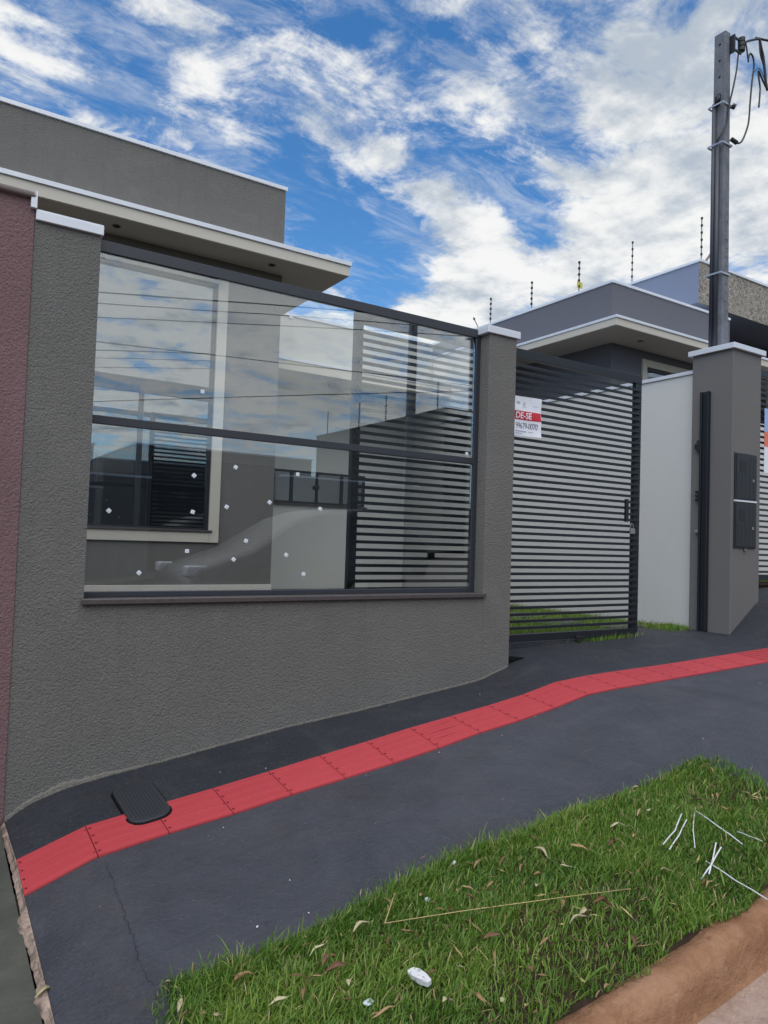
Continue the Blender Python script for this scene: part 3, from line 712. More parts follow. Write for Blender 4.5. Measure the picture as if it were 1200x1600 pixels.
cable([(6.66, 3.948, 4.70), (6.72, 3.948, 4.76), (6.78, 3.948, 4.75), (6.84, 3.948, 4.68), (6.87, 3.948, 4.62)], .004, 'thin arched wire between the bowed wire and the drop cable')
cable([(6.885, 3.946, 4.60), (6.80, 3.946, 4.67), (6.725, 3.946, 4.735), (6.735, 3.946, 4.66), (6.757, 3.946, 4.56), (6.739, 3.946, 4.374)], .009, 'black wire bent in a hook with a loose hanging end')

# ------------------------------------------------------------------ own house
hs_ = thing('house', (1.65, 8.5, -.7), 'grey single-storey house with flat cream canopy behind the glass front wall', 'house')
YH = 6.5
wx0, wx1, wz0, wz1 = .75, 2.335, -.068, 2.435          # outside of the window surround
b = B()
for a in ((.39, wx0, YH, YH+.15, -.7, 2.57), (wx1, 2.88, YH, YH+.15, -.7, 2.57), (wx0, wx1, YH, YH+.15, -.7, wz0), (wx0, wx1, YH, YH+.15, wz1, 2.57)): b.box(*a)
b.box(2.735, 2.88, YH+.1503, 9.0, -.7, 2.57); b.box(.39, .53, YH+.1503, 12, -.7, 2.57); b.box(.39, 2.88, 11.85, 12, -.7, 2.5703)
bmesh.ops.remove_doubles(b.bm, verts=b.bm.verts[:], dist=1e-5)
b.build('wall', 'house_gray', hs_)
b = B(); b.box(.385, 2.885, YH-.002, 12, 2.702, 3.415); b.build('parapet', 'house_gray', hs_)
b = B(); b.box(.375, 2.90, YH-.018, 12.02, 3.416, 3.452, .002); b.build('parapet_coping', 'flashing', hs_)
can = B(); can.box(.385, 3.418, 6.11, 9.4, 2.571, 2.668); can = can.build('canopy', 'cream', hs_)
b = B(); b.box(.376, 3.434, 6.094, 9.4, 2.6685, 2.708, .002); b.build('drip_edge', 'flashing', can)
b = B(); b.box(.39, 3.412, 6.118, 9.39, 2.5665, 2.5705); b.build('soffit', 'soffit', can)
for x, y in ((1.27, 6.29), (2.68, 6.29)):
    b = B(); b.tube([(x, y, 2.560), (x, y, 2.566)], .036, 16); b.mi = 1; b.tube([(x, y, 2.558), (x, y, 2.5598)], .026, 14); b.build('spotlight', ['lamp_metal', 'interior_dark'], can)
win = link('window', None, hs_, (1.54, YH, 1.18))
b = B(); sw = .095
for a in ((wx0, wx0+sw, wz0, wz1), (wx1-sw, wx1, wz0, wz1), (wx0+sw, wx1-sw, wz0, wz0+sw), (wx0+sw, wx1-sw, wz1-sw, wz1)): b.box(a[0]+.001, a[1]-.001, YH-.022, YH+.06, a[2]+.001, a[3]-.001)
b.build('surround', 'cream', win)
b = B(); ix0, ix1, iz0, iz1 = wx0+sw, wx1-sw, wz0+sw, wz1-sw; fr_ = .035
for a in ((ix0, ix0+fr_, iz0, iz1), (ix1-fr_, ix1, iz0, iz1), (ix0+fr_, ix1-fr_, iz0, iz0+fr_), (ix0+fr_, ix1-fr_, iz1-fr_, iz1), (ix0+fr_, ix1-fr_, 1.235, 1.365)): b.box(a[0]+.001, a[1]-.001, YH+.0, YH+.05, a[2]+.001, a[3]-.001, .002)
b.box(1.575, 1.615, YH+.003, YH+.047, iz0+fr_, 1.234, .002)
b.build('frame', 'dark_metal', win)
b = B(); b.box(ix0-.03, ix1+.03, YH-.035, YH+.02, iz0-.002, iz0+.018, .002); b.build('window_sill', 'granite', win)
for a in ((ix0+fr_, ix1-fr_, 1.366, iz1-fr_), (ix0+fr_, 1.574, iz0+fr_, 1.234), (1.616, ix1-fr_, iz0+fr_, 1.234)):
    b = B(); b.box(a[0], a[1], YH+.022, YH+.028, a[2], a[3]); b.build('pane', 'window_glass', win)
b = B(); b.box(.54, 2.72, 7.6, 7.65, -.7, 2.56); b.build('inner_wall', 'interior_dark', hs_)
pl = link('plinth', None, hs_, (1.65, YH-.03, -.58))
xe = [.40, 1.02, 1.64, 2.265, 2.884]
for i in range(4):
    b = B(); b.box(xe[i]+.0015, xe[i+1]-.0015, YH-.028, YH-.002, -.70, -.455, .0015); b.build('tile', 'porcelain', pl)
b = B(); b.box(.40, 2.882, YH-.0265, YH-.0015, -.70, -.4575); b.build('grout', 'light_gray_wall', pl)
# recessed garage wing
gw = link('garage_wing', None, hs_, (4.5, 9.1, -.7))
b = B()
gz0, gz1, gx0, gx1 = .48, .935, 3.90, 5.46
for a in ((2.89, gx0, -.7, 2.04), (gx1, 6.19, -.7, 2.04), (gx0, gx1, -.7, gz0), (gx0, gx1, gz1, 2.04)): b.box(a[0], a[1], 9.1, 9.24, a[2], a[3])
b.build('wall', 'white_wall', gw)
b = B(); b.box(2.89, 6.19, 8.5, 12, 2.21, 2.86); b.build('parapet', 'light_gray_wall', gw)
b = B(); b.box(2.89, 6.195, 8.48, 12, 2.861, 2.89); b.build('parapet_coping', 'flashing', gw)
b = B(); b.box(3.42, 6.19, 8.05, 9.6, 2.05, 2.165); b.build('canopy', 'cream', gw)
b = B(); b.box(3.42, 6.195, 8.035, 9.6, 2.1655, 2.20); b.build('drip_edge', 'flashing', gw)
b = B(); b.tube([(4.42, 8.34, 2.03), (4.42, 8.34, 2.049)], .05, 12); b.tube([(4.42, 8.34, 1.99), (4.42, 8.34, 2.03)], .015, 6); b.build('ceiling_lamp', 'lamp_metal', gw)
b = B()
for a in ((gx0, gx0+.03, gz0, gz1), (gx1-.03, gx1, gz0, gz1), (gx0+.03, gx1-.03, gz0, gz0+.03), (gx0+.03, gx1-.03, gz1-.03, gz1), (4.27, 4.31, gz0+.03, gz1-.03), (4.665, 4.695, gz0+.03, gz1-.03), (5.06, 5.10, gz0+.03, gz1-.03)): b.box(a[0]+.0005, a[1]-.0005, 9.075, 9.125, a[2]+.0005, a[3]-.0005)
b.box(4.63, 4.71, 9.06, 9.0745, .69, .74, .003)
b.build('window_frame', 'dark_metal', gw)
b = B(); b.box(gx0+.03, gx1-.03, 9.095, 9.10, gz0+.03, gz1-.03); b.build('window_pane', 'window_glass', gw)
b = B(); b.box(gx0-.04, gx1+.04, 9.05, 9.10, gz0-.022, gz0-.002, .003); b.build('window_sill', 'granite', gw)
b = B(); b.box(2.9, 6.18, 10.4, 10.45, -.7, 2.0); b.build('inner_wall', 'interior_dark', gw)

# boundary wall between the lots
bw = thing('boundary_wall', (6.26, 6.7, -.72), 'white rendered boundary wall running back behind the meter pillar', 'wall')
b = B(); b.box(6.20, 6.32, 4.2105, 12, -1.0, 1.70); b.build('wall', 'white_wall', bw)
b = B(); b.box(6.185, 6.335, 4.211, 12, 1.7005, 1.735, .002); b.build('coping', 'flashing', bw)
b = B(); b.box(6.201, 6.319, 7.20, 12, 1.736, 2.68); b.build('raised_wall', 'white_wall', bw)
b = B(); b.box(6.188, 6.332, 7.185, 12, 2.6805, 2.712, .002); b.build('coping', 'flashing', bw)

# yard
b = B(); b.box(.40, 6.195, 4.4, 6.46, -.86, -.742); b.box(2.9, 6.195, 6.46, 8.6, -.86, -.742); struct(b.build('yard_soil', 'soil'))
b = B(); b.box(2.9, 6.19, 8.6, 9.09, -.86, -.70); struct(b.build('garage_floor', 'old_concrete'))
paint('slab', (.075, .075, .085), .15, 60, .003)
for k, (x0, x1, y0, y1) in enumerate(((4.95, 5.42, 4.85, 5.20), (5.05, 5.52, 5.42, 5.78), (4.55, 5.02, 5.98, 6.32), (4.95, 5.42, 6.55, 6.90), (5.35, 5.80, 4.46, 4.72))):
    b = B(); b.box(x0, x1, y0, y1, -.79, -.717, .006)
    tag(b.build('paving_slab', 'slab'), ('grey stepping slab in the yard lawn, second from the gate', 'grey stepping slab in the yard lawn, third from the gate', 'grey stepping slab far back in the lawn, left one', 'grey stepping slab farthest back in the lawn', 'grey stepping slab nearest the gate opening')[k], 'paving slab', 'stepping slabs in the yard lawn')

# ------------------------------------------------------------------ house 2
h2 = thing('neighbour_house', (9, 8.5, -.5), 'dark grey flat roofed house with white edged canopy beyond the boundary wall', 'house')
X2, Y2 = 7.33, 6.2
ux0, ux1, uz0, uz1 = 7.93, 9.6, .2, 2.515
b = B()
for a in ((X2, ux0, -.6, 2.63), (ux1, 10.2, -.6, 2.63), (ux0, ux1, -.6, uz0), (ux0, ux1, uz1, 2.63)): b.box(a[0], a[1], Y2, Y2+.15, a[2], a[3])
b.box(X2, X2+.15, Y2+.1503, 13, -.6, 2.63)
b.build('wall', 'neighbour_gray', h2)
b = B(); b.box(X2-.002, 9.9, Y2-.002, 13, 2.75, 3.405); b.build('parapet', 'neighbour_gray', h2)
b = B(); b.box(X2-.018, 9.9, Y2-.018, 13, 3.4055, 3.44, .002); b.build('parapet_coping', 'flashing', h2)
c2 = B(); c2.box(6.775, 10.2, 5.665, 13, 2.631, 2.715); c2 = c2.build('canopy', 'cream', h2)
b = B(); b.box(6.765, 10.2, 5.65, 13, 2.7155, 2.7485, .002); b.build('drip_edge', 'flashing', c2)
b = B(); b.box(6.78, 10.2, 5.67, 13, 2.6265, 2.6305); b.build('soffit', 'soffit', c2)
b = B(); b.tube([(7.55, 5.93, 2.62), (7.55, 5.93, 2.6262)], .04, 12); b.build('spotlight', 'lamp_metal', c2)
w2 = link('window', None, h2, (8.7, Y2, 1.3))
b = B(); sw = .095
for a in ((ux0, ux0+sw, uz0, uz1), (ux1-sw, ux1, uz0, uz1), (ux0+sw, ux1-sw, uz0, uz0+sw), (ux0+sw, ux1-sw, uz1-sw, uz1)): b.box(a[0]+.001, a[1]-.001, Y2-.02, Y2+.06, a[2]+.001, a[3]-.001)
b.build('surround', 'cream', w2)
b = B()
for a in ((ux0+sw, ux0+sw+.02, uz0+sw, uz1-sw), (ux1-sw-.03, ux1-sw, uz0+sw, uz1-sw), (ux0+sw+.02, ux1-sw-.03, uz1-sw-.04, uz1-sw)): b.box(a[0]+.001, a[1]-.001, Y2+.01, Y2+.06, a[2]+.001, a[3]-.001)
b.build('frame', 'dark_metal', w2)
b = B(); b.box(ux0+sw+.02, ux1-sw-.03, Y2+.03, Y2+.036, uz0+sw, uz1-sw-.04); b.build('pane', 'window_glass', w2)
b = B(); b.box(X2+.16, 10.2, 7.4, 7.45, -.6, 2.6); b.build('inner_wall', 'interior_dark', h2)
tw = link('garage_wing', None, h2, (11, 7.5, 0))
b = B(); b.box(9.452, 16, 6.415, 12, 3.645, 4.243); b.build('side_wall', 'bluish_gray', tw)
b = B(); b.box(9.45, 16, 6.395, 6.4135, 3.635, 4.243); b.build('mosaic_facade', 'mosaic', tw)
b = B(); b.box(9.43, 16, 6.375, 12, 4.2435, 4.28, .002); b.build('parapet_coping', 'flashing', tw)
b = B(); b.box(9.96, 16, 8.5, 8.6, -.6, 3.644); b.build('back_wall', 'neighbour_gray', tw)
b = B(); b.box(11.92, 12.42, 7.2, 8.499, -.6, 3.64); b.build('pier', 'neighbour_gray', tw)
b = B(); b.box(12.421, 16, 7.9, 8.499, -.6, 3.64); b.build('pink_wall', 'pink_wall', tw)
b = B(); b.box(12.3, 16, 6.9, 7.0, -.6, 3.30); b.build('mosaic_low_wall', 'mosaic', tw)
b = B(); b.box(10.75, 11.35, 7.1, 7.6, 3.615, 3.644, .004); b.build('ceiling_panel', 'cream', tw)
b = B()
for a in ((10.6, 10.66, 1.6, 3.3), (11.6, 11.66, 1.6, 3.3), (10.66, 11.6, 3.24, 3.3), (10.66, 11.6, 2.95, 3.0)): b.box(a[0], a[1], 8.47, 8.499, a[2]+.001, a[3]-.001)
b.build('window_frame', 'cream', tw)
b = B(); b.box(10.66, 11.6, 8.485, 8.492, 1.6, 3.24); b.build('window_pane', 'window_glass', tw)

# electric fence posts
def post(base, h, label, n=5, tilt=(0, 0), sign=False, r=.0085):
    p = thing('fence_post', base, label, 'fence post', 'electric fence posts on the roof edges')
    bx_, by_, bz_ = base; top = (bx_+tilt[0], by_+tilt[1], bz_+h)
    b = B(); b.tube([base, top], r, 6); b.build('rod', 'lamp_metal', p)
    for k in range(n):
        t = (k+.9)/(n+.1); q = Vector(base).lerp(Vector(top), t)
        b = B(); b.tube([q+Vector((-.012, -.010, -.012)), q+Vector((-.012, -.010, .014))], .017, 7); b.tube([q+Vector((-.03, -.02, 0)), q], .007, 5); b.build('insulator', 'black_plastic', p)
    if sign:
        q = Vector(base).lerp(Vector(top), .22); b = B(); b.box(q.x-.05, q.x+.05, q.y-.016, q.y-.012, q.z-.04, q.z+.045, .003); b.build('warning_plate', 'yellow_plastic', p)
post((7.345, 8.58, 3.44), .40, 'electric fence post just above the right wall pillar cap')
post((7.345, 7.68, 3.44), .40, 'electric fence post midway along the dark house side roof edge')
post((7.345, 6.78, 3.44), .42, 'electric fence post carrying a small yellow warning plate', 5, (0, 0), True)
post((7.345, 8.87, 3.44), .20, 'short tilted electric fence rod left of the upright ones', 1, (0, .13))
post((9.47, 7.62, 4.28), .68, 'tall electric fence post at the back of the bluish block', 6)
post((9.53, 6.43, 4.28), .66, 'electric fence post at the corner of the mosaic faced block', 6)
b = B(); b.tube([(9.58, 6.40, 4.27), (9.72, 6.36, 4.47)], .018, 6); b.tube([(9.72, 6.36, 4.47), (9.75, 6.36, 4.46)], .028, 6); tag(b.build('roof_spout', 'gutter_clay'), 'rusty short pipe sticking up beside the pole behind the roof corner', 'pipe')

# house 2 street gate with banner
zs2 = [1.775-.056*k for k in range(0, 40)]
slat_gate('slatted_gate', (8, 4.05, -.3), 6.60, 9.2, 4.08, -.27, 1.845, 'dark slatted gate at the right edge beyond the meter pillar', zs2, .03, False, 'dark_metal')
bn2 = thing('hanging_banner', (7.35, 4.0, 1.1), 'blue red and white banner hung on the gate at the right edge', 'banner')
for n_, za, zb_, m_ in (('blue_panel', 1.21, 1.445, 'sign_blue'), ('red_panel', 1.06, 1.2095, 'sign_orange'), ('white_panel', .80, 1.0595, 'sign_white')):
    b = B(); v = []
    b.box(7.032, 7.56, 4.018, 4.021, za, zb_); b.build(n_, m_, bn2)
b = B(); b.box(8.9, 12.5, 5.95, 6.10, -.4, 1.9); tag(b.build('yard_wall', 'white_wall'), 'pale wall behind the slats of the right hand gate', 'wall')
b = B(); b.box(6.34, 12, 4.6, 9.7, -.9, -.33); b.box(6.34, 12, 4.38, 4.6, -.9, -.34); struct(b.build('neighbour_yard', 'soil'))

# ------------------------------------------------------------------ across the street (seen in the glass)
for (x0, x1, z1, m, lab, y0) in ((-9, -2.5, 1.0, 'dark_paint', 'dark low wall across the street, farthest left', -9.2), (-2.4, 4.4, 1.25, 'pier_gray', 'grey wall across the street opposite the maroon wall', -9.0), (4.5, 7.6, 1.75, 'dark_paint', 'dark house front across the street facing the glass panel', -9.3), (7.7, 11.9, 1.55, 'pier_gray', 'grey wall across the street left of the tall house', -9.0)):
    w_ = thing('opposite_wall', ((x0+x1)/2, y0, zk(x0)), lab, 'wall', 'walls across the street')
    b = B(); b.box(x0, x1, y0-.2, y0, -3, z1); b.build('wall', m, w_)
    b = B(); b.box(x0-.02, x1+.02, y0-.22, y0+.02, z1, z1+.05); b.build('coping', 'flashing' if m == 'pier_gray' else 'dark_metal', w_)
for (x0, x1, y1, z1, lab) in ((12.6, 22, -8.8, 3.85, 'tall dark house across the street to the right'), (-1.5, 3.8, -12.5, 2.3, 'low house across the street behind the grey wall'), (5.2, 11, -14, 2.6, 'flat roofed house across the street set far back')):
    h_ = thing('opposite_house', ((x0+x1)/2, y1-4, zk(x0)), lab, 'house', 'houses across the street')
    b = B(); b.box(x0, x1, y1-8, y1, -3, z1); b.build('wall', 'dark_paint' if x0 > 12 else 'pier_gray', h_)
    b = B(); b.box(x0-.03, x1+.03, y1-8, y1+.03, z1, z1+.05); b.build('coping', 'dark_metal' if x0 > 12 else 'flashing', h_)
    for k in range(2):
        b = B(); b.box(x0+.8+k*2.2, x0+2.0+k*2.2, y1, y1+.02, z1-2.2, z1-.9); b.build('window', 'interior_dark', h_)
for i, yq in enumerate((-9.2, -10.6, -12.0, -13.7, -16)): post((12.62, yq, 3.9), .85, ('electric fence post across the street, nearest of the row', 'electric fence post across the street, second of the row', 'electric fence post across the street, third of the row', 'electric fence post across the street, fourth of the row', 'electric fence post across the street, farthest of the row')[i], 5, (0, 0), False, .02)
sp_ = thing('street_pole', (10.1, -6.9, -.3), 'tall concrete street pole with lamp arm across the street', 'utility pole')
b = B(); b.tube([(10.1, -6.9, -1), (10.1, -6.9, 7.2)], .14, 10, True, .10); b.build('shaft', 'concrete', sp_, True)
b = B(); b.tube([(10.1, -6.9, 5.2), (9.8, -6.5, 5.5), (9.4, -6.0, 5.5), (9.3, -5.9, 5.35)], .04, 8); b.build('arm', 'lamp_metal', sp_, True)
b = B(); b.tube([(9.3, -5.9, 5.42), (9.1, -5.65, 5.3)], .10, 8, True, .06); b.build('lamp_head', 'lamp_metal', sp_, True)
for i, (y, z, s_) in enumerate(((-6.6, 4.40, .13), (-6.8, 4.24, .13), (-7.0, 4.02, .14), (-7.0, 3.55, .05), (-6.9, 2.35, .16))):
    b = B(); b.tube([(x, y, z+(x-2.6)*s_+.15*math.cos((x-8)/9)) for x in np.arange(-14, 26.1, 2)], .011 if i else .016, 5); tag(b.build('street_wire', 'cable_black', None, True), ('thick top wire strung across the street', 'second wire from the top across the street', 'third wire from the top across the street', 'thin fourth wire across the street', 'lowest wire strung across the street')[i], 'wire', 'wires strung across the street')
# parked car (only its reflection is in view)
car = thing('parked_car', (4.9, -2.6, -1.2), 'dark hatchback parked on the street behind the viewer', 'car')
CX, CY = 3.0, -2.6
def cz(x): return zk(x) - .17
prof_c = [(0, .35), (.02, .62), (.18, .78), (.95, .98), (1.7, 1.38), (2.1, 1.47), (2.9, 1.46), (3.5, 1.30), (3.95, .98), (4.05, .6), (4.0, .32)]
b = B(); rows = []
for w, sc in ((-.86, .90), (-.80, .97), (-.62, 1.), (0, 1.015), (.62, 1.), (.80, .97), (.86, .90)):
    rows.append([b.bm.verts.new((CX+x+(0 if abs(w) < .7 else (.06 if x < 1 else -.05 if x > 3 else 0)), CY+w*(1 if z < 1.0 else .84), cz(CX+x)+.3+(z-.3)*sc)) for x, z in prof_c])
for i in range(6):
    for k in range(len(prof_c)-1): b._f([rows[i][k], rows[i][k+1], rows[i+1][k+1], rows[i+1][k]])
b._f(rows[0][::-1]); b._f(rows[-1])
b.build('body', 'car_paint', car, True)
for sgn in (-1, 1):
    b = B(); b.box(CX+.05, CX+.42, CY+sgn*.66-.13, CY+sgn*.66+.13, cz(CX)+.68, cz(CX)+.83, .03, 2); b.build('headlight', 'car_light', car, True)
    for xw in (.75, 3.25):
        b = B(); b.tube([(CX+xw, CY+sgn*.70, cz(CX+xw)+.31), (CX+xw, CY+sgn*.88, cz(CX+xw)+.31)], .31, 18); b.build('wheel', 'tyre', car)

# ------------------------------------------------------------------ grass
def grass(name, spots, n, hmin, hmax, label=None, clump=None):
    x, y = spots(n); n = len(x)
    base = np.stack([x, y, np.array([zg_grass(a, c) for a, c in zip(x, y)])], 1)
    h = rng.uniform(hmin, hmax, n)*(0.65+.85*rng.random(n)**3)
    patch = .5+.5*np.sin(x*5.1+1.7*np.sin(y*7))*np.sin(y*6.3+2.1*np.sin(x*4.2)); h *= .72+.5*patch
    ang = rng.uniform(0, 2*np.pi, n) + .0; lean = rng.uniform(.15, 1.15, n)*h
    lx = np.cos(ang)*lean + .15*h; ly = np.sin(ang)*lean
    wd = rng.uniform(.0012, .0026, n); pa = ang + rng.normal(np.pi/2, .5, n); wx, wy = np.cos(pa)*wd, np.sin(pa)*wd
    V = np.zeros((n, 7, 3)); 
    for k, (t, ww) in enumerate(((0, 1), (.4, .95), (.75, .65))):
        cx = base[:, 0]+lx*t**1.7; cy_ = base[:, 1]+ly*t**1.7; cz_ = base[:, 2]+h*(t - .18*t*t*(lean/h))
        V[:, 2*k] = np.stack([cx-wx*ww, cy_-wy*ww, cz_], 1); V[:, 2*k+1] = np.stack([cx+wx*ww, cy_+wy*ww, cz_], 1)
    V[:, 6] = np.stack([base[:, 0]+lx, base[:, 1]+ly, base[:, 2]+h*(1-.25*np.minimum(lean/h, 1.2))], 1)
    o = np.arange(n)[:, None]*7
    q = np.concatenate([o+np.array([[0, 1, 3, 2]]), o+np.array([[2, 3, 5, 4]])], 0); t3 = o+np.array([[4, 5, 6]])
    loops = np.concatenate([q.ravel(), t3.ravel()]).astype(np.int32)
    tot_ = np.concatenate([np.full(2*n, 4), np.full(n, 3)]).astype(np.int32); st = np.concatenate([[0], np.cumsum(tot_)[:-1]]).astype(np.int32)
    me = bpy.data.meshes.new(name); me.vertices.add(n*7); me.vertices.foreach_set('co', V.ravel()); me.loops.add(len(loops)); me.loops.foreach_set('vertex_index', loops)
    me.polygons.add(len(tot_)); me.polygons.foreach_set('loop_start', st); me.polygons.foreach_set('loop_total', tot_)
    at = me.attributes.new('tint', 'FLOAT', 'POINT'); tv = np.clip(.42+.30*(patch-.5)+.20*np.clip(np.sin(2.9*x+1.3*np.sin(4*y))*np.sin(5*y+1.1*x+1), 0, 1)+rng.normal(0, .17, n), 0, .93); tv[rng.random(n) < .055] = 1.
    at.data.foreach_set('value', np.repeat(tv, 7)); me.update(calc_edges=True); me.materials.append(MATS['grass_blade'])
    me.polygons.foreach_set('use_smooth', [True]*len(tot_))
    return tag(link(name, me), kind='stuff')
def zv(x, y):       # verge soil
    z = zg(x, y) + .012 + .012*math.sin(6*x)*math.sin(7*y)*(1 if .9 < x < 3 else .5)
    t = min(1, max(0, (y-1.40)/.12)); return (zk(x)+.003)*(1-t) + z*t
zg_grass = zv
ex = lambda y: .725 + .05*np.sin(9*y) ; er = lambda x: 2.11 - .06*np.clip((x-2.4)/.6, 0, 1) + .035*np.sin(4.3*x)+.02*np.sin(11*x+1)
xr_ = lambda y: 3.16 + .05*np.sin(7*y)
def verge(n):
    x = rng.uniform(.62, 3.3, n); y = rng.uniform(1.36, 2.24, n)
    k = (x > ex(y)) & (x < xr_(y)) & (y < er(x)) & (y > 1.385+.02*np.sin(13*x))
    dens = .38+.62*(np.sin(3.1*x+2*np.sin(2.3*y))*np.sin(4*y+x) > -.25)
    k &= rng.random(n) < dens
    return x[k], y[k]
b = B(); b.grid(list(np.linspace(.70, 3.17, 60)), [1.37]+list(np.linspace(1.398, 2.15, 20)), lambda x, y: zv(x, y) - (.07 if y < 1.38 else 0) - (.02 if (x < .72 or x > 3.15 or y > 2.12) else 0)); struct(b.build('verge_soil', 'soil', None, True))
grass('verge_grass', verge, 88000, .016, .050)
def fringe(n):
    t = rng.random(n); s = rng.integers(0, 4, n); x = np.where(s == 0, .70+.04*rng.normal(0, 1, n), .7+2.45*t); y = np.where(s == 0, 1.4+.75*t, 2.10-.06*np.clip((x-2.4)/.6, 0, 1)+.035*np.sin(4.3*x)+.025*rng.normal(0, 1, n))
    return x, y
grass('fringe_grass', fringe, 9000, .025, .060)
zg_grass = lambda x, y: -.745
def yard(n):
    x = rng.uniform(2.6, 6.19, n); y = rng.uniform(4.12, 8.5, n)
    k = ((y > 4.42) | (x > 5.72)) & ~((x < 2.95) & (y > 6.4))
    return x[k], y[k]
grass('yard_grass', yard, 60000, .03, .07)
zg_grass = lambda x, y: zg(x, y)-.003
def tufts(n):
    x = np.concatenate([rng.normal(4.75, .16, n//2), rng.normal(6.0, .10, n//2)]); y = np.concatenate([rng.normal(4.05, .03, n//2), 4.20+.22*rng.random(n//2)]); k = (x < 6.12)
    return x[k], y[k]
grass('gate_tuft_grass', tufts, 2600, .02, .055)
zg_grass = lambda x, y: -.335
grass('neighbour_grass', lambda n: (rng.uniform(6.5, 9, n), rng.uniform(4.7, 7.5, n)), 14000, .03, .08)

# larger weed blades
def weed(x, y, n, label, tall=.12):
    b = B()
    for k in range(n):
        a = random.uniform(0, 6.28); ln = tall*random.uniform(.6, 1.1); w = random.uniform(.003, .0055); z = zv(x, y); prev = None
        for t in np.linspace(0, 1, 6):
            px, py, pz = x+math.cos(a)*ln*.6*t**1.6, y+math.sin(a)*ln*.6*t**1.6, z+ln*(t-.3*t*t)
            ww = w*(1-t**2)+.0003; c = [b.bm.verts.new((px-math.sin(a)*ww, py+math.cos(a)*ww, pz)), b.bm.verts.new((px+math.sin(a)*ww, py-math.cos(a)*ww, pz))]
            if prev: b._f([prev[0], prev[1], c[1], c[0]])
            prev = c
    return tag(b.build('weed', 'weed_green', None, True), label, 'weed', 'broad bladed weeds in the verge')
leaf_mat('weed_green', (.10, .20, .025), (.19, .30, .05))
weed(1.63, 1.43, 9, 'yellow green broad bladed weed near the bottom by the kerb', .11)
weed(2.02, 1.50, 7, 'tall thin weed blades in the grass above the kerb', .13)
weed(2.35, 1.46, 6, 'yellowish weed near the grass edge by the kerb bend', .11)
weed(1.85, 1.45, 6, 'small broad bladed weed midway along the kerb', .09)

# ------------------------------------------------------------------ litter on the verge
def leaf_mesh(L_, W_, curl, twist, seed):
    r = random.Random(seed); b = B(); n = 7; v = []
    for i in range(n):
        t = i/(n-1); w = W_*math.sin(math.pi*(t*.94+.03))**.8*(1-.25*t); bend = math.sin(t*math.pi)*curl*L_*.3
        row = []
        for j in (-1, -.5, 0, .5, 1):
            a = j*curl*1.25 + twist*(t-.5)
            row.append(b.bm.verts.new(((t-.5)*L_+r.uniform(-.001, .001), w*math.sin(a if curl > .05 else j)*(.8 if curl > .05 else 1), bend*.4+w*(1-math.cos(a))*.8+r.uniform(-.0008, .0008)+.002*math.sin(9*t+seed))))
        v.append(row)
    for i in range(n-1):
        for j in range(4): b._f([v[i][j], v[i+1][j], v[i+1][j+1], v[i][j+1]])
    st = [(L_*.5, 0, 0), (L_*.58, .002*r.uniform(-1, 1), .003), (L_*.7, .006*r.uniform(-1, 1), .004)]
    b.tube(st, .0009, 4)
    return b
LM = {}
for nm in ('dry_leaf', 'brown_leaf', 'pale_leaf', 'green_leaf'):
    LM[nm] = [leaf_mesh(random.uniform(.032, .085), random.uniform(.006, .015), random.choice([.4, .8, 1.2, 1.5]), random.uniform(-1.8, 1.8), k).mesh('dry_leaf', nm, True) for k in range(12)]
K0 = None
TXT = {'dry_leaf': 'curled tan dry leaf lying in the verge grass', 'brown_leaf': 'dark brown shrivelled leaf lying in the verge grass', 'pale_leaf': 'pale straw coloured dry leaf lying in the verge grass', 'green_leaf': 'small green leaf lying on the kerb'}
GRP = {'dry_leaf': 'tan dry leaves on the verge', 'brown_leaf': 'brown dry leaves on the verge', 'pale_leaf': 'pale dry leaves on the verge'}
def leaf(nm, x, y, rz, dz=.022, label=None, sc=1., tilt=None):
    o = link('dry_leaf' if nm != 'green_leaf' else 'green_leaf', random.choice(LM[nm]), None, (x, y, zv(x, y)+dz)); tl = tilt if tilt is not None else random.uniform(-.4, .4)
    o.rotation_euler = (random.uniform(-.5, .5), tl, rz); o.scale = (sc,)*3
    tag(o, label or TXT[nm], 'leaf', None if label else GRP[nm]); return o
def pix(x, y, dz=.03):
    """verge point under the photograph pixel, used to measure where each leaf lies on the ground"""
    d = FWD + RT*((x-600)/1132.96) - UP*((y-800)/1132.96); lo, hi = .5, 30.
    for _ in range(60):
        m = (lo+hi)/2; q = d*m
        if q.z > float(np.interp(q.x, XB, ZB)) - .06*(3.03-q.y) + dz: lo = m
        else: hi = m
    q = d*lo; return q.x, q.y
